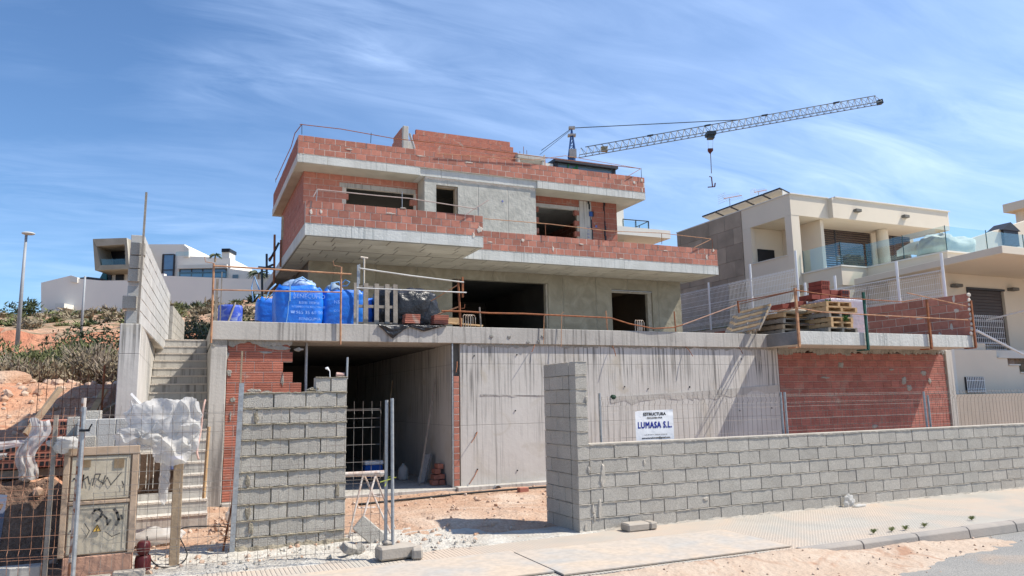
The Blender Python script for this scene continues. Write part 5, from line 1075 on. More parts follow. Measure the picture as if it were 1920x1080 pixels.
LB = thing('loose_brick_stack', 'stepped heap of dark red hollow bricks on top of the film wrapped stack', 'brick stack', (17, 15.8, 4.5))
for (x_, y_, z_) in ((16.55, 15.9, 4.63), (16.9, 15.9, 4.63), (17.25, 15.9, 4.66), (17.6, 15.8, 4.66), (16.95, 15.9, 4.78), (17.3, 15.9, 4.80), (17.62, 15.8, 4.80), (17.0, 15.95, 4.93), (17.02, 15.95, 5.07), (16.2, 16.1, 4.45), (15.9, 16.4, 4.40)): inst('brick', piece((.33, .5, .13), mat('dark hollow brick', (.26, .065, .045), (.20, .05, .035), 5, bump=.2), .004), (x_, y_, z_), LB)
m_ = MB()
for (x_, z_) in ((17.6, 4.66), (17.62, 4.80), (17.0, 4.93), (17.02, 5.07)):
    for i in range(3):
        for j in range(2): m_.box(x_ - .13 + .09 * i, x_ - .07 + .09 * i, 15.54 + (.16 if x_ < 17.2 else 0), 15.548 + (.16 if x_ < 17.2 else 0), z_ - .045 + .05 * j, z_ - .01 + .05 * j)
stuff(m_.build('brick_hole', black, LB))

# ------------------------------------------------------------------ boundary fence on the right
FX = 21.5
BF = thing('white_mesh_fence', 'white welded mesh fence with tall white posts between the building site and the cream villa', 'fence', (FX, 20, 4.7))
wire_panel(BF, (FX, 30.5, 0), (FX, 21.3, 0), 4.85, 6.72, .085, .22, .0075, white_p, fold=(6.62, 5.9, 5.1))
wire_panel(BF, (FX, 20.9, 0), (FX, 15.3, 0), 4.0, 5.64, .07, .2, .0065, white_p, fold=(5.55, 4.9))
for y_, z0_, z1_ in ((26.5, 4.7, 6.95), (23.76, 4.7, 7.32), (21.21, 4.4, 7.40), (20.85, 3.9, 6.08), (19.42, 3.9, 6.12), (16.85, 3.9, 6.19), (15.24, 3.9, 6.16)): post(BF, (FX + .02, y_, z0_), z1_ - z0_, .045, white_p)
RWL = thing('boundary_wall', 'low rendered boundary wall carrying the white mesh fence', 'wall', (FX, 20, 2))
part('wall_body', conc, lambda b: (b.box(FX - .1, FX + .12, 21.1, 32, -.2, 4.78), b.box(FX - .1, FX + .12, 15.45, 21.09, -.2, 3.95)), RWL)
masonry(RWL, (FX - .22, 26, 3.9), -math.pi / 2, 5.5, 3, .25, .5, .1, brick, mortar_pale, individual=False)
# weeds behind the fence
mw = MB(); rr = random.Random(5)
for k in range(1400):
    x_ = rr.uniform(FX + .3, FX + 2.2); y_ = rr.uniform(21.5, 31); z_ = 4.4; h_ = rr.uniform(.2, .9); a = rr.random() * 6.3
    mw.v += [(x_, y_, z_), (x_ + .03, y_, z_), (x_ + .2 * math.cos(a), y_ + .2 * math.sin(a), z_ + h_)]; n_ = len(mw.v); mw.f.append((n_ - 3, n_ - 2, n_ - 1))
tag(mw.build('weeds', grassm), 'green weeds growing behind the white mesh fence', 'weeds', kind='stuff')
mg = MB(); mg.box(FX + .13, 24.2, 19.2, 40, 3.0, 4.4); struct('garden_terrace', mg, mat('garden soil', (.20, .17, .12), (.13, .13, .08), 2, bump=.7))

# ------------------------------------------------------------------ cream villa on the right
V = thing('villa', 'cream villa with brown roller shutters, glass balcony and stone clad flank at the right', 'house', (24.3, 24, 3.5))
def vp(n_, m2, fn, **k): return part(n_, m2, fn, V, **k)
vp('roof_fascia', plaster, lambda b: (b.box(24.27, 26.55, 24.0, 24.25, 9.76, 10.70), b.box(26.75, 34.2, 23.75, 24.0, 9.76, 10.70), b.box(26.552, 26.748, 23.75, 24.25, 9.76, 10.70), b.box(24.27, 24.5, 24.252, 27.15, 9.74, 10.70), b.box(34.2, 34.4, 23.76, 30, 9.76, 10.70)))
vp('coping', plaster_w, lambda b: (b.box(24.23, 26.55, 23.93, 24.35, 10.702, 10.75), b.box(26.70, 34.45, 23.68, 24.1, 10.702, 10.752), b.box(24.225, 24.55, 24.352, 32.3, 10.702, 10.75)))
vp('roof_deck', plaster, lambda b: b.box(24.5, 34.3, 24.02, 33, 9.78, 9.95))
vp('corner_pillar', plaster, lambda b: b.box(24.275, 24.75, 24.01, 24.35, 6.6, 9.755))
vp('left_wall', plaster, lambda b: (b.box(24.27, 24.5, 24.352, 24.40, 6.2, 9.735), b.box(24.27, 24.5, 24.402, 26.60, 6.2, 7.96), b.box(24.27, 24.5, 26.602, 27.15, 6.2, 9.735), b.box(24.55, 26.5, 26.7, 26.9, 6.2, 9.77), b.box(26.3, 26.5, 24.3, 26.69, 6.2, 9.77), b.box(24.27, 24.5, 24.402, 27.15, 3.0, 6.199)))
vp('balcony_sill', plaster_w, lambda b: b.box(24.22, 24.56, 24.402, 26.60, 7.962, 8.0))
vp('inner_window', black, lambda b: b.box(24.7, 25.7, 26.64, 26.695, 7.3, 8.75))
# stone-clad flank: slabs are parts
for r_ in range(7):
    off = (r_ % 2) * .6
    y_ = 27.16 - off
    while y_ < 32.2:
        a = max(27.16, y_); b_ = min(32.25, y_ + 1.2); y_ += 1.2
        if b_ - a > .08: inst('stone_slab', piece((.06, 1.19, .79), stone, .006), (24.26 + random.uniform(-.004, .004), (a + b_) / 2, 5.15 + .8 * r_ + .4), V, (1, (b_ - a - .01) / 1.19, 1))
vp('flank_wall', stone, lambda b: b.box(24.28, 24.5, 27.152, 32.25, 3.0, 10.70))
vp('front_wall', plaster, lambda b: (b.box(26.51, 27.70, 25.7, 25.9, 7.1, 9.77), b.box(27.70, 34.2, 25.7, 25.9, 10.02, 9.77 + .3), b.box(31.15, 31.75, 25.65, 25.9, 7.1, 10.0), b.box(34.0, 34.2, 25.9, 30, 7.1, 9.77)))
vp('front_pillar', plaster_w, lambda b: b.box(26.95, 27.70, 25.45, 25.69, 7.1, 9.765))
vp('round_pillar', plaster, lambda b: b.lathe([(.28, 7.1), (.28, 9.76)], (31.0, 24.9, 0), 20), smooth=True)
for (x0, x1) in ((27.75, 31.12), (31.8, 34.0)):
    vp('shutter_frame', darkroof, lambda b: (b.box(x0, x1, 25.66, 25.70, 9.86, 10.0), b.box(x0, x0 + .06, 25.66, 25.70, 7.15, 9.86), b.box(x0 + .9, x0 + .98, 25.66, 25.70, 7.15, 9.86)))
    nS = 24
    for k in range(nS): inst('shutter_slat', piece((1, .03, .10), shutter, .012, 's'), ((x0 + x1) / 2, 25.69, 7.2 + k * .112), V, (x1 - x0 - .02, 1, 1))
vp('alarm_plate', white_p, lambda b: b.box(27.25, 27.60, 25.40, 25.448, 9.05, 9.35))
vp('alarm_mark', textk, lambda b: (b.lathe([(.05, 0), (.05, -.01)], (27.47, 25.39, 9.25), 10, 'Y'), b.box(27.33, 27.58, 25.385, 25.398, 9.07, 9.10)))
for px, py in ((1608, 394), (1698, 405)):
    p = at(px, py, Y=23.65); vp('wall_lamp', mat('grey lamp', (.16, .155, .14), bump=0), lambda b: b.box(p.x - .17, p.x + .17, 23.55, 23.748, p.z - .09, p.z + .05), bevel=.015)
# balcony deck with parapet stepping forward
BP = [(24.69, 24.0), (24.69, 21.9), (26.17, 21.9), (26.17, 18.28), (36, 18.28), (36, 24.0)]
vp('balcony_deck', plaster, lambda b: b.prism([(x_, y_, 6.3) for x_, y_ in BP], (0, 0, .78)))
vp('deck_coping', plaster_w, lambda b: b.prism([(x_ - (.05 if x_ < 30 else 0), y_ - (.05 if y_ < 24 else 0), 7.082) for x_, y_ in BP], (0, 0, .06)))
def pane(p, q, z0_, z1_):
    p = Vector(p); q = Vector(q); b_ = MB(); b_.beam(p.to_3d() + Vector((0, 0, (z0_ + z1_) / 2)), q.to_3d() + Vector((0, 0, (z0_ + z1_) / 2)), .016, z1_ - z0_); return b_.build('glass_pane', glass, V)
segs = [((24.75, 23.95), (24.75, 21.96)), ((24.78, 21.95), (26.12, 21.95)), ((26.23, 21.9), (26.23, 20.2)), ((26.23, 20.15), (26.23, 18.36)), ((26.26, 18.34), (28.6, 18.34)), ((28.65, 18.34), (30.9, 18.34)), ((30.95, 18.34), (33.2, 18.34))]
for a, b_ in segs:
    pane(a, b_, 7.16, 8.12)
    e = MB(); e.tube([(a[0], a[1], 7.15), (a[0], a[1], 8.14)], .018, 5); e.build('glass_post', mat('dark glass edge', (.05, .12, .13), rough=.2, bump=0), V)
vp('lower_wall', plaster, lambda b: (b.box(24.72, 26.1, 21.95, 24.3, 3.0, 6.299), b.box(26.2, 36, 18.9, 24, 3.0, 6.299)))
# canopy slab in front
vp('canopy', plaster, lambda b: b.prism([(25.0, 21.6, 6.26), (24.0, 14.9, 6.26), (40, 14.9, 6.26), (40, 21.6, 6.26)], (0, 0, .25)), bevel=.01)
vp('canopy_wall', plaster, lambda b: (b.box(25.5, 25.84, 18.42, 20.4, 3.0, 6.255), b.box(25.5, 26.95, 18.2, 18.4, 3, 6.255), b.box(26.95, 29.1, 18.202, 18.4, 5.76, 6.255), b.box(29.1, 40, 18.2, 18.4, 3.0, 6.255)))
for k in range(17): inst('shutter_slat', piece((1, .03, .12), shutter, .012, 'g'), (28.02, 18.30, 3.72 + k * .12), V, (2.12, 1, 1))
vp('shutter_frame', darkroof, lambda b: (b.box(26.95, 29.1, 18.15, 18.199, 5.68, 5.76), b.box(26.90, 26.95, 18.15, 18.199, 3.6, 5.76)))
vp('forecourt', plaster_w, lambda b: b.box(23.5, 40, 16.9, 18.19, 3.0, 3.28))
for px, py in ((1798, 535), (1904, 542)):
    p = at(px, py, Y=18.0); vp('wall_lamp', MATS['grey lamp'], lambda b: b.box(p.x - .2, p.x + .18, 17.95, 18.199, p.z - .06, p.z + .06), bevel=.015)
vp('chimney', plaster, lambda b: b.box(33, 36, 27, 28, 9.9, 10.2))
# tarp-covered furniture on the balcony
m_ = MB(); m_.blob((28.0, 19.6, 7.55), (1.2, .7, .55), 3, .22, 1.6, 60, 40, ridge=True, seed=2); m_.grid(lambda u, v: (26.4 + 1.6 * u, 20.6 - .4 * u, 7.35 + .6 * v * (0.4 + u) + .1 * math.sin(u * 4)), 20, 8)
tag(m_.build('garden_cover', mat('pale grey cover', (.62, .62, .56), (.50, .52, .47), 2, bump=.3), smooth=True), 'wind blown pale cover over furniture behind the villa balcony glass', 'cover')
# roof solar panels, antennas
def solar(y0, y1, n_, lab, x0=24.8):
    t = thing('solar_panel', lab, 'solar panel', (x0, y0, 10.7), 'solar panels on the villa roof')
    for i in range(n_):
        a = y0 + (y1 - y0) * i / n_; b2 = y0 + (y1 - y0) * (i + 1) / n_ - .05
        part('panel', darkroof, lambda b: b.prism([(x0, a, 11.25), (x0 + 1.7, a, 10.75), (x0 + 1.7, a, 10.79), (x0, a, 11.30)], (0, b2 - a, 0)), t)
        part('panel_back', plaster_w, lambda b: b.prism([(x0 - .02, a + .05, 11.22), (x0 - .02, b2 - .05, 11.22), (x0 - .5, b2 - .05, 10.78), (x0 - .5, a + .05, 10.78)], (.02, 0, -.02)), t)
    return t
def gable(xc, yc, w_, d_, h_, n_, lab):
    t = thing('solar_panel', lab, 'solar panel', (xc, yc, 10.7), 'solar panels on the villa roof')
    part('panel', darkroof, lambda b: (b.prism([(xc - w_, yc, 10.78), (xc, yc, 10.78 + h_), (xc, yc, 10.83 + h_), (xc - w_ - .05, yc, 10.80)], (0, d_, 0)), b.prism([(xc + .001, yc, 10.78 + h_), (xc + w_, yc, 10.78), (xc + w_ + .05, yc, 10.80), (xc + .001, yc, 10.83 + h_)], (0, d_, 0))), t)
    part('frame', plaster_w, lambda b: (b.prism([(xc - w_ + .1, yc + .05, 10.77), (xc + w_ - .1, yc + .05, 10.77), (xc, yc + .05, 10.76 + h_)], (0, .05, 0)), b.prism([(xc - w_ + .1, yc + .1, 10.76), (xc - .02, yc + .1, 10.74 + h_), (xc - .02, yc + .1, 10.76 + h_), (xc - w_ + .1, yc + .1, 10.775)], (0, d_ - .1, 0))), t)
    for i in range(1, n_): part('seam', darkroof, lambda b: b.prism([(xc - w_ + .1, yc + d_ * i / n_, 10.74), (xc - .02, yc + d_ * i / n_, 10.72 + h_), (xc - .02, yc + d_ * i / n_, 10.74 + h_), (xc - w_ + .1, yc + d_ * i / n_, 10.76)], (0, .06, 0)), t)
def mono(x0, x1, y0, y1, h_, n_, lab):
    t = thing('solar_panel', lab, 'solar panel', (x0, y0, 10.7), 'solar panels on the villa roof')
    for i in range(n_):
        a = y0 + (y1 - y0) * i / n_; b2 = y0 + (y1 - y0) * (i + 1) / n_ - .04
        part('panel', darkroof, lambda b: b.prism([(x0 - .02, a, 10.76 + h_), (x1, a, 10.76), (x1, a, 10.80), (x0 - .02, a, 10.82 + h_)], (0, b2 - a, 0)), t)
        part('panel_back', plaster_w, lambda b: b.prism([(x0, a + .06, 10.735 + h_), (x1 - .05, a + .06, 10.75), (x1 - .05, a + .06, 10.757), (x0, a + .06, 10.752 + h_)], (0, b2 - a - .12, 0)), t)
    part('prop_frame', plaster_w, lambda b: b.prism([(x0 + .1, y0 - .02, 10.755), (x1 - .2, y0 - .02, 10.755), (x0 + .1, y0 - .02, 10.70 + h_)], (0, .03, 0)), t)
    return t
mono(24.35, 25.6, 24.6, 30.2, .36, 5, 'long row of solar panels along the left edge of the villa roof')
mono(28.3, 29.9, 24.8, 26.4, .36, 2, 'middle solar panel seen end on over the villa roof')
mono(31.5, 33.1, 24.8, 26.4, .36, 2, 'rightmost solar panel seen end on over the villa roof')
def antenna(px, py, yy, sc_, lab):
    p = at(px, py, Y=yy); t = thing('tv_antenna', lab, 'antenna', (p.x, p.y, 10.7), 'television antennas on the villa roof')
    part('mast', galv, lambda b: b.tube([(p.x, p.y, 10.5), (p.x, p.y, p.z)], .02, 5), t)
    part('boom', mat('orange antenna', (.5, .25, .15), bump=0), lambda b: b.tube([(p.x - .35 * sc_, p.y, p.z - .05), (p.x + .75 * sc_, p.y, p.z + .22 * sc_)], .02, 5), t)
    m_ = MB()
    for k in range(9): c = Vector((p.x - .3 * sc_ + .12 * k * sc_, p.y, p.z - .04 + .03 * k * sc_)); m_.tube([c + Vector((-.05, -.25, -.22)) * sc_, c + Vector((.05, .25, .22)) * sc_], .01, 3)
    for k in range(5): c = Vector((p.x - .4 * sc_, p.y, p.z - .05)); m_.tube([c + Vector((-.1, -.3, -.2 + .1 * k)) * sc_, c + Vector((-.05, .3, -.2 + .1 * k)) * sc_], .01, 3)
    stuff(m_.build('elements', white_p, t))
antenna(1368, 372, 29.5, 1.1, 'television antenna on the left of the villa roof'); antenna(1422, 360, 30, .8, 'smaller television antenna behind the solar panels')
# stair, low wall and basement of the villa at the street side
VG = thing('villa_street_wall', 'taupe low street wall with a cream basement wall, steps and a barred window behind', 'wall', (24, 15.6, 0))
part('low_wall', mat('taupe render', (.36, .31, .26), (.32, .28, .235), 1.5, bump=.2), lambda b: b.box(21.5, 40, 15.55, 15.75, -.2, 1.76), VG)
prof = [(23.45, -.2), (40, -.2), (40, 1.9), (28.6, 1.9), (28.0, 2.2), (27.5, 2.2), (27.5, 2.45), (26.9, 2.45), (26.9, 2.72), (26.3, 2.72), (26.3, 2.98), (25.75, 2.98), (25.75, 3.25), (23.45, 3.25)]
part('basement_wall', plaster, lambda b: b.prism([(x_, 16.6, z_) for x_, z_ in prof], (0, .25, 0)), VG)
for i, (x_, z_) in enumerate(((25.75, 2.985), (26.3, 2.725), (26.9, 2.455), (27.5, 2.205))): part('step_tread', plaster_w, lambda b: b.box(x_ + .01, x_ + .62, 16.55, 18.1, z_, z_ + .04), VG)
part('window_grille', darkroof, lambda b: b.box(23.93, 24.87, 16.56, 16.598, 1.80, 2.33), VG)
gb = MB()
for i in range(11): gb.box(23.96 + i * .086, 23.985 + i * .086, 16.53, 16.55, 1.80, 2.33)
for z_ in (1.84, 1.92, 2.2): gb.box(23.93, 24.87, 16.525, 16.529, z_, z_ + .018)
stuff(gb.build('grille_bars', white_p, VG))
part('side_jamb', plaster_w, lambda b: (b.box(23.30, 23.44, 16.5, 16.7, 1.7, 3.6), b.box(23.1, 23.18, 16.6, 16.7, 1.7, 3.7)), VG)
part('stair_railing', white_p, lambda b: (b.tube([(24.75, 16.55, 3.92), (27.6, 16.55, 2.95)], .045, 6), b.tube([at(1850, 600, Y=17.5), at(1925, 582, Y=15.5)], .03, 6)), VG)
wire_panel(VG, (24.7, 17.1, 0), (27.1, 17.1, 0), 3.3, 4.55, .10, .2, .009, white_p, fold=(4.42, 3.5))
part('upper_steps', plaster, lambda b: b.box(23.46, 25.6, 16.86, 17.0, 3.26, 3.5), VG)

# second pergola house at the right edge
PG = thing('pergola', 'cream flat pergola roof on a pillar at the right edge of the picture', 'pergola', (46, 30, 10))
p1 = at(1880, 388, Y=30); p2 = at(1925, 375, Y=27)
part('roof', plaster, lambda b: b.prism([(p1.x, 30, p1.z - .4), (p1.x - .1, 26.0, p1.z - .4), (p1.x + 8, 26, p1.z - .4), (p1.x + 8, 30, p1.z - .4)], (0, 0, .55)), PG)
part('pillar', plaster, lambda b: b.lathe([(.32, 7), (.32, p1.z - .4)], (p1.x + .85, 29.4, 0), 14), PG)
CH = thing('chimney_cap', 'dark pyramid shaped chimney cap at the right edge above the villa', 'chimney', tuple(at(1897, 440, Y=24)))
c_ = at(1897, 432, Y=24)
part('cap', darkroof, lambda b: b.prism([(c_.x - .75, 24, c_.z), (c_.x + .75, 24, c_.z), (c_.x, 24, c_.z + .45)], (0, .9, 0)), CH); part('stack', darkroof, lambda b: b.box(c_.x - .6, c_.x + .6, 24.05, 24.85, c_.z - .8, c_.z - .002), CH)
part('neighbour_wall', plaster, lambda b: b.prism([tuple(at(1822, 447, Y=24.2)), tuple(at(1940, 408, Y=24.2)), tuple(at(1940, 470, Y=24.2)), tuple(at(1822, 475, Y=24.2))], (0, .3, 0)), CH)

# ------------------------------------------------------------------ houses behind
NB = thing('house_behind', 'cream house with a dark glass roof room and steel balcony rail behind the shell', 'house', (26, 40, 5))
def slabpx(x0, y0, x1, y1, Y_, dp, m2, nm, par, dz=0):
    a = at(x0, y0, Y=Y_); c = at(x1, y1, Y=Y_); b_ = MB(); b_.box(min(a.x, c.x), max(a.x, c.x), Y_, Y_ + dp, min(a.z, c.z), max(a.z, c.z)); return b_.build(nm, m2, par)
a = at(1041, 296, Y=36); c = at(1159, 311, Y=36)
part('roof', darkroof, lambda b: b.box(a.x, c.x, 36, 41, a.z - .18, a.z), NB)
part('glass_wall', greyglass, lambda b: b.box(a.x + .3, c.x - .05, 36.3, 40.9, a.z - 2.6, a.z - .182), NB)
part('glass_post', darkroof, lambda b: (b.box(c.x - .25, c.x - .06, 36.2, 36.29, a.z - 2.6, a.z - .182), b.box(a.x + .05, a.x + .28, 36.2, 36.29, a.z - 2.6, a.z - .182)), NB)
cc = at(1074, 318, Y=36.25); part('round_logo', greenm, lambda b: (b.lathe([(.34, -.01), (.29, -.01), (.29, .01), (.34, .01), (.34, -.01)], (cc.x, 36.24, cc.z + .12), 24, 'Y'), b.beam((cc.x - .1, 36.24, cc.z), (cc.x + .22, 36.24, cc.z + .12), .03, .12)), NB)
part('white_box', plaster_w, lambda b: b.box(a.x - 1.0, a.x - .05, 36.2, 37, a.z - .9, a.z - .3), NB)
a = at(1161, 395, Y=38); c = at(1171, 440, Y=38); e = at(1231, 452, Y=38)
part('wall', plaster_w, lambda b: b.box(a.x - 6, c.x, 38, 46, 3, a.z + .6), NB)
part('balcony', plaster_w, lambda b: b.box(a.x - 2, e.x, 36.5, 39, e.z - .15, e.z + .35), NB)
r1 = [at(1168, 411, Y=37), at(1216, 415, Y=37)]
part('balcony_rail', steel_dk, lambda b: (b.tube([r1[0], r1[1]], .035, 5), b.tube([r1[1], at(1175, 434, Y=37)], .03, 5), b.tube([r1[0], at(1169, 434, Y=37)], .03, 5), b.tube([r1[1], at(1217, 441, Y=37)], .04, 5), b.tube([at(1192, 413, Y=37), at(1193, 438, Y=37)], .04, 5), b.tube([at(1199, 424, Y=37), at(1199, 440, Y=37)], .03, 5)), NB)
part('balcony_glass', glass, lambda b: b.box(r1[0].x, r1[1].x, 37.05, 37.07, r1[0].z - 1.0, r1[0].z - .05), NB)

# far house on the hill (own frame: u to the right, d away)
UR = Vector((.9142, -.4053, 0)); UD = Vector((.4053, .9142, 0)); M3 = Matrix((UR, UD, Vector((0, 0, 1)))).transposed()
FH = thing('hilltop_house', 'grey white modern house with a tilted stone clad box on the hill', 'house', tuple(at(300, 545, D=90)))
def fbox(x0, y0, x1, y1, D_, dp, m2, nm, par=FH):
    a = at(x0, y0, D=D_); c = at(x1, y1, D=D_); w_ = (c - a).dot(UR); h_ = abs(c.z - a.z); ctr = (a + c) / 2 + UD * dp / 2; b_ = MB(); b_.obox(ctr, (abs(w_), dp, h_), M3); return b_.build(nm, m2, par)
def fpoly(pts, D_, dp, m2, nm, par=FH):
    b_ = MB(); b_.prism([tuple(at(x, y, D=D_)) for x, y in pts], UD * dp); return b_.build(nm, m2, par)
fpoly([(77, 530), (131, 517), (146, 522), (190, 526), (262, 526), (262, 513), (308, 513), (308, 517), (490, 524), (490, 600), (77, 600)], 88, .6, plaster_far, 'garden_wall')
fpoly([(132, 516), (145, 520), (145, 530), (132, 528)], 87.8, .5, plaster_w, 'wall_cap')
fpoly([(256, 458), (346, 458), (346, 480), (432, 484), (432, 540), (256, 540)], 94, 8, plaster_far, 'main_block')
fpoly([(345, 459), (354, 466), (354, 482), (345, 482)], 93.8, 6, plaster_w, 'side_face')
fpoly([(192, 508), (258, 502), (258, 530), (192, 530)], 92.5, 6, plaster_w, 'ground_floor_wall')
fpoly([(184, 527), (194, 509), (200, 509), (200, 527)], 92.2, .4, mat('teal glass', (.03, .14, .16), bump=0, rough=.1), 'corner_glass')
# tilted stone box: face with a deep opening
fpoly([(174, 448), (237, 446), (234, 458), (179, 462)], 89, 5, stone_far, 'stone_box'); fpoly([(174, 448), (181, 462.3), (188, 497), (178, 506.5)], 89, 5, stone_far, 'stone_box'); fpoly([(178, 507), (188, 497.2), (236, 496), (242, 504)], 89, 5, stone_far, 'stone_box'); fpoly([(237, 446), (242, 504), (236, 496), (234, 458.5)], 89, 5, stone_far, 'stone_box')
b_ = MB(); q = [at(237.5, 446, D=89), at(242.5, 504.5, D=89), at(252, 507, D=95), at(258, 455, D=95)]; b_.prism([tuple(v) for v in q], UD * .3); b_.build('stone_flank', mat('pale stone cladding', (.47, .45, .38), (.38, .35, .29), .9, bump=.2, rnd=.1), FH)
for r_ in range(6):
    for k in range(2):
        x_ = 241 + 7 * k + .4 * r_; p0 = at(x_ + 3, 460 + 8 * r_ - 2 * k, D=89 + 2.5 * k + .9); b_ = MB(); b_.beam(p0 - UD * .9 - UR * .2, p0 + UD * .9 + UR * .2, .05, .46); b_.build('stone_slab', stone_far if (r_ + k) % 3 else MATS['pale stone cladding'], FH)
fpoly([(181, 464), (236, 460), (236, 497), (188, 497)], 92.5, .3, stone_far, 'recess_wall')
fbox(200, 464, 233, 496, 92.3, .15, black, 'recess_window'); fbox(188, 486, 236, 496, 89.2, .05, glass, 'balcony_glass')
fbox(203, 513, 208, 525, 92.3, .15, black, 'window'); fbox(217, 511, 231, 525, 92.3, .15, black, 'window')
fbox(257, 475, 260, 512, 93.8, .15, black, 'window')
def fwin(x0, y0, x1, y1, bars, D_=93.8, hb=()):
    w_ = fbox(x0, y0, x1, y1, D_, .12, bluegl, 'window_glass')
    for x in (x0, x1) + tuple(bars): fbox(x - .6, y0, x + .6, y1, D_ - .06, .05, darkroof, 'window_frame')
    for y in (y0, y1) + tuple(hb): fbox(x0, y - .6, x1, y + .6, D_ - .12, .05, darkroof, 'window_frame')
fwin(305, 477, 326, 518, (), hb=(506,)); fwin(337, 501, 424, 522, (359, 380, 401), hb=(511,))
fbox(333, 497, 425, 502, 93.2, .4, plaster_w, 'lintel'); fbox(333, 510, 425, 522, 92.0, .04, glass, 'balcony_glass')
fbox(330, 472, 354, 479, 92, .04, glass, 'roof_glass'); fbox(416, 470, 430, 484, 94, 2, plaster_w, 'chimney'); fbox(415.5, 466, 430.5, 472, 93.8, 2.4, black, 'chimney_cap')
fpoly([(432, 504), (520, 516), (520, 540), (432, 540)], 92, 6, plaster_w, 'side_wing'); fbox(436, 515, 446, 526, 91.8, .1, greyglass, 'window')
fpoly([(145, 521), (165, 519), (190, 522), (190, 526), (145, 527)], 89.5, 3, darkroof, 'low_roof')
fbox(103, 569, 120, 577, 86, 2, plaster_w, 'meter_box')

# street lamps on the left
def lamp(px0, py0, px1, py1, D_, r0, r1, head, lab):
    p = at(px0, py0, D=D_); q = at(px1, py1, D=D_); q = Vector((p.x + (q - p).dot(UR) * UR.x * 0, p.y, q.z)); t = thing('street_lamp', lab, 'street lamp' if head else 'pole', tuple(p))
    b_ = MB(); b_.tube([p, q], [r0, r1], 10); b_.build('pole', mat('grey lamp post', (.30, .32, .34), bump=0, rough=.5), t, smooth=True)
    if head: b_ = MB(); b_.blob(q + UR * .1, (.30, .22, .085), 2, 0, 1, 16, 10); b_.build('lamp_head', mat('pale lamp head', (.5, .5, .48), bump=0), t, smooth=True)
lamp(31, 660, 45, 438, 36, .105, .06, True, 'tall grey street lamp with a round head standing against the sky at the far left')
lamp(151, 640, 156, 518, 38, .07, .05, False, 'thin grey pole on the hillside in front of the garden wall')

# ------------------------------------------------------------------ crane
CR = thing('tower_crane', 'blue and grey tower crane with a long jib and a hook block against the sky', 'crane', tuple(at(1072, 295, D=80)))
A = at(1086, 293, D=80); B = at(1650, 193, D=80); A.z -= .0
dirv = (B - A).normalized(); Lj = (B - A).length; nrm = dirv.cross(UD).normalized()
if nrm.z < 0: nrm = -nrm
side = dirv.cross(nrm).normalized()
hh = .95; ww = .5
ch1, ch2, ch3 = A + side * ww, A - side * ww, A + nrm * hh
m_ = MB()
for s_, a_, e_ in ((ch1, 0, Lj), (ch2, 0, Lj), (ch3, .9, Lj - .3)): m_.tube([s_ + dirv * a_, s_ + dirv * e_], .055, 5)
m_.build('jib_chord', crane_grey, CR)
m_ = MB(); n_ = 44
for i in range(n_):
    s0 = Lj * i / n_; s1 = Lj * (i + .5) / n_; s2 = Lj * (i + 1) / n_
    for c in (ch1, ch2): m_.tube([c + dirv * s0, ch3 + dirv * s1], .03, 4); m_.tube([ch3 + dirv * s1, c + dirv * s2], .03, 4)
    m_.tube([ch1 + dirv * s0, ch2 + dirv * s0], .022, 3)
stuff(m_.build('jib_lattice', crane_grey, CR))
for f_ in (.24, .43, .62, .86):
    b_ = MB(); b_.obox(ch3 + dirv * Lj * f_, (.7, .25, .14), Matrix((dirv, side, nrm)).transposed()); b_.build('jib_joint', steel_dk, CR)
m_ = MB(); m_.obox(B + nrm * .1, (.5, .6, .5), Matrix((dirv, side, nrm)).transposed()); m_.build('jib_tip', steel_dk, CR)
T0 = at(1072, 243, D=80); foot1 = at(1066, 294, D=80); foot2 = at(1079, 294, D=80)
m_ = MB(); m_.tube([T0, foot1 - UD * .5], .10, 5); m_.tube([T0, foot2 - UD * .5], .10, 5); m_.tube([T0, foot1 + UD * .5], .08, 5); m_.tube([T0, foot2 + UD * .5], .08, 5)
for k in (.35, .6, .8): m_.tube([T0.lerp(foot1, k), T0.lerp(foot2, k)], .06, 4); m_.tube([T0.lerp(foot1, k), T0.lerp(foot2, k - .2)], .05, 4)
m_.tube([at(1072, 294, D=80), Vector((foot1.x, foot1.y, 8))], .5, 4)
m_.build('tower_head', blue_steel, CR)
m_ = MB(); m_.obox(at(1072, 240, D=80), (.7, .5, .25), M3); m_.obox(at(1072, 254, D=80), (.9, .7, .2), M3); m_.obox(at(1074, 288, D=79.6), (.8, .6, .9), M3); m_.build('head_sheave', mat('pale crane fittings', (.45, .45, .42), bump=0), CR)
def stay(pts, r=.04): b_ = MB(); b_.tube(pts, r, 5); b_.build('stay_cable', steel_dk, CR)
jt = ch3 + dirv * Lj * .535
stay([at(1074, 240, D=80), jt], .05); stay([at(1070, 242, D=80), at(1015, 282, D=80)], .035); stay([at(1070, 244, D=80), at(1012, 290, D=80)], .025)
m_ = MB(); tp = A + dirv * Lj * .433 - nrm * .15; m_.obox(tp, (1.0, 1.2, .4), M3); m_.obox(tp - Vector((0, 0, .3)), (.7, .8, .5), M3); m_.build('trolley', steel_dk, CR)
hk = at(1332, 281, D=80)
m_ = MB(); m_.tube([tp + UR * .3, hk + UR * .25], .02, 4); m_.tube([tp - UR * .3, hk - UR * .25], .02, 4); m_.build('hoist_rope', mat('pale rope', (.5, .5, .52), bump=0), CR)
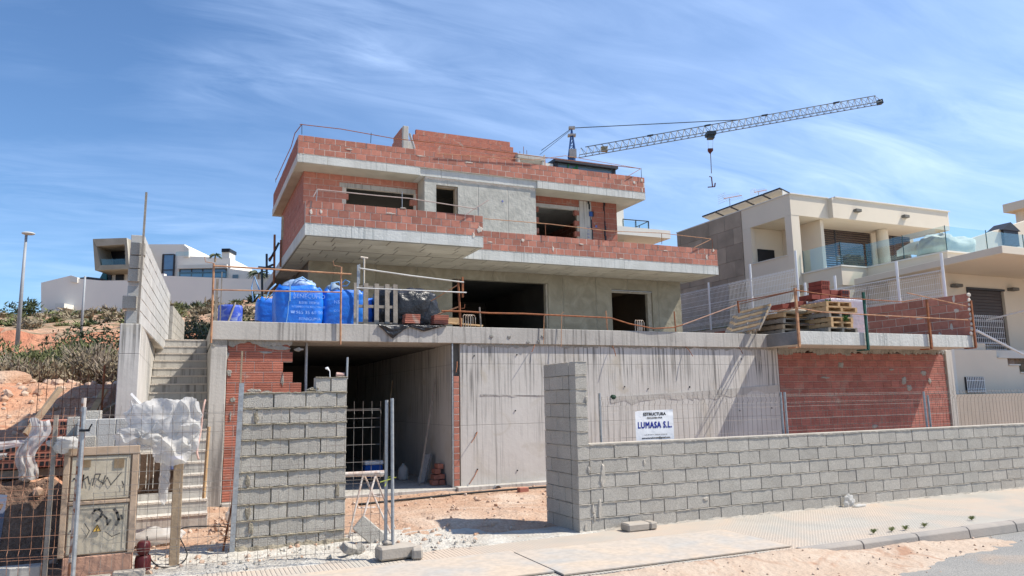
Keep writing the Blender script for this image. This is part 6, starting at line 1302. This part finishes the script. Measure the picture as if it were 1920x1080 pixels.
m_ = MB(); m_.obox(hk, (.55, .3, .28), M3); m_.prism([tuple(hk + UR * .25 - Vector((0, 0, .14))), tuple(hk - UR * .25 - Vector((0, 0, .14))), tuple(hk - Vector((0, 0, .45)))], UD * .2); m_.tube([hk, at(1334, 325, D=80)], .05, 4); m_.tube([at(1330, 331, D=80), at(1334, 332, D=80), at(1336, 350, D=80)], .07, 5); m_.tube([at(1327, 351, D=80), at(1340, 350, D=80)], .06, 4); m_.tube([at(1340, 350, D=80), at(1341, 343, D=80)], .09, 4); m_.build('hook_block', mat('maroon hook block', (.14, .05, .05), bump=0), CR)
for f_, lab in ((.085, 'a'),):
    b_ = MB(); b_.obox(A + dirv * Lj * .085 + nrm * .3, (.7, .6, .5), M3); b_.build('winch', mat('dull brass fittings', (.30, .25, .14), bump=0), CR)

# ------------------------------------------------------------------ vegetation
def bush(c, h, n, m2, lab=None, seed=0, leaf=.05, wisp=0, up=1.0, kind=None, name='shrub', twig=0, into=None):
    rr = random.Random(seed); b = into or MB(); c = Vector(c)
    lumps = [(Vector((rr.uniform(-.6, .6) * h[0], rr.uniform(-.5, .5) * h[1], rr.uniform(.25, .75) * h[2])), rr.uniform(.35, .6)) for _ in range(7)]
    for k in range(n):
        lc, lr = rr.choice(lumps); v = Vector((rr.gauss(0, 1), rr.gauss(0, 1), rr.gauss(0, 1))).normalized() * (rr.random() ** .4)
        p = c + lc + Vector((v.x * h[0] * lr, v.y * h[1] * lr, v.z * h[2] * lr * .9)); p.z = max(p.z, c.z + .02)
        s_ = leaf * rr.uniform(.5, 1.4); d = (Vector((rr.gauss(0, 1), rr.gauss(0, 1), rr.gauss(0, .6) + up))).normalized(); q = d.cross(Vector((rr.gauss(0, 1), rr.gauss(0, 1), rr.gauss(0, 1)))).normalized()
        b.v += [tuple(p - q * s_ * .3), tuple(p + q * s_ * .3), tuple(p + d * s_ * 1.6)]; i = len(b.v); b.f.append((i - 3, i - 2, i - 1))
    if into: return
    t = thing(name, lab, 'shrub', tuple(c), 'scrub bushes on the left')
    b.build('foliage', m2, t)
    if twig:
        w_ = MB()
        for k in range(twig):
            a = rr.random() * 6.3; e = rr.uniform(.1, .9); q = c + Vector((math.cos(a) * h[0] * e, math.sin(a) * h[1] * e * .7, h[2] * rr.uniform(.5, 1.15))); mid = c.lerp(q, .5) + Vector((rr.gauss(0, .06), rr.gauss(0, .06), .05)); w_.tube([c + Vector((rr.gauss(0, .1), rr.gauss(0, .1), 0)), mid, q], [.014, .010, .004], 3, False)
        stuff(w_.build('branches', twigm, t))
    return t
bl = [(-7.5, 23.0, 1.7, 1.7, leaf1, 'broad olive scrub bush at the far left edge, below the street lamp'), (-5.4, 24.5, 1.6, 1.9, leaf1, 'tall olive green bush right of the street lamp foot'), (-6.2, 21.8, 1.2, 1.2, leaf3, 'brownish dry bush at the far left behind the boulder'),
      (-4.2, 23.4, 1.4, 1.4, leaf1, 'yellow green bush in the middle of the scrub belt'), (-3.0, 24.8, 1.4, 1.6, leaf1, 'olive bush near the stair wall'), (-2.2, 23.0, 1.2, 1.5, leaf3, 'dry greyish red bush against the concrete stair wall'), (-3.7, 21.8, 1.1, 1.0, leaf3, 'dry twiggy bush with pale bare branches above the rubble bank'), (-5.0, 21.6, .9, .9, leaf3, 'small dry bush with bare stems above the boulder'),
      (-1.7, 21.6, .8, 1.0, leaf3, 'low dry brown bush at the foot of the stair wall'), (-9.5, 24, 1.8, 1.8, leaf1, 'scrub bush outside the far left edge'), (-2.6, 27.5, 2.0, 2.1, leaf2, 'dark green dense bush behind the dry scrub, left of the stair wall'), (-5.0, 29.5, 1.3, 1.3, leaf2, 'dark green low tree left of the thin pole')]
for i, (x_, y_, w_, h_, m2, lab) in enumerate(bl):
    z_ = ground(x_, y_) - .1
    bush((x_, y_, z_), (w_, w_ * .7, h_ * (.80 if y_ < 26 else .85)), 5200 if m2 is not leaf3 else 2600, m2, lab, 50 + i, .075 if m2 is not leaf2 else .10, up=1.6 if m2 is not leaf2 else .2, twig=230 if m2 is leaf3 else 45)
bush((.75, 27.5, 2.9), (1.6, 1.2, 1.9), 4200, leaf2, 'dark bush with bare pale branches seen between the stair and the terrace', 77, .09, up=.3, twig=40)
bush((1.3, 29.5, 2.9), (2.0, 1.2, 2.0), 3500, leaf2, 'dark bush seen under the terrace railing at the left', 78, .09, up=.3, twig=20)
hb = [MB(), MB(), MB()]; rr = random.Random(3)
for k in range(250):
    d = rr.uniform(29, 88); l_ = rr.uniform(-.80, -.22) * d * 1.0; x_ = .4053 * d + .9142 * l_; y_ = .9142 * d - .4053 * l_
    if 41 < d < 49.5 and rr.random() < .93: continue
    s_ = rr.uniform(.25, .75) * (1 + d / 130); j = rr.choice((0, 0, 1, 2, 2, 2, 2)); bush((x_, y_, ground(x_, y_) - .1), (s_, s_, s_ * .7), 120, None, seed=k, leaf=.16 + d * .0022, up=.5, into=hb[j])
for b_, m2, lab in zip(hb, (leaf1, leaf2, leaf3), ('olive green scrub dotted over the hillside below the hilltop house', 'dark evergreen scrub dotted over the hillside', 'dry brown scrub dotted over the hillside')):
    tag(b_.build('hill_scrub', m2), lab, 'scrub', kind='stuff')
# palms and roof plants of the hilltop house
for (px, py, s_, lab) in ((485, 513, 1.6, 'palm crown at the right end of the hilltop house'), (404, 478, .9, 'small palm in a pot on the flat roof of the hilltop house')):
    p = at(px, py, D=91); t = thing('palm', lab, 'palm', tuple(p)); b_ = MB(); rr = random.Random(px)
    for k in range(26):
        a = rr.random() * 6.3; e = rr.uniform(.1, .9); pts = [p + Vector((math.cos(a) * s_ * q, math.sin(a) * s_ * q, s_ * (e * q - .9 * q * q))) for q in (0, .3, .6, .9)]; b_.tube(pts, [.03, .09, .07, .01], 3, False)
    b_.build('fronds', leaf2, t); b_ = MB(); b_.tube([p - Vector((0, 0, s_)), p], .12, 6); b_.build('trunk', wood, t)
p = at(42, 583, D=84); bush(p - Vector((0, 0, 1.4)), (1.9, 1.2, 2.6), 700, leaf2, 'dark small tree on the skyline beside the street lamp', 5, .3, up=.4)
# weeds at the kerb
for i, (px, py) in enumerate(((1638, 1000), (1672, 996), (1698, 993), (1733, 988), (1822, 975))):
    p = at(px, py, Z=.01); b_ = MB(); rr = random.Random(i)
    for k in range(46): a = rr.random() * 6.3; e = rr.uniform(.03, .08); b_.tube([p, p + Vector((math.cos(a) * e * .6, math.sin(a) * e * .3, rr.uniform(.02, .06))), p + Vector((math.cos(a) * e, math.sin(a) * e * .6, rr.uniform(.0, .06)))], [.004, .003, .001], 3, False)
    tag(b_.build('weed', grassm), 'small green weed in the kerb joint, number %s from the left end of the kerb' % ('one', 'two', 'three', 'four', 'five')[i], 'weed', 'weeds along the kerb')
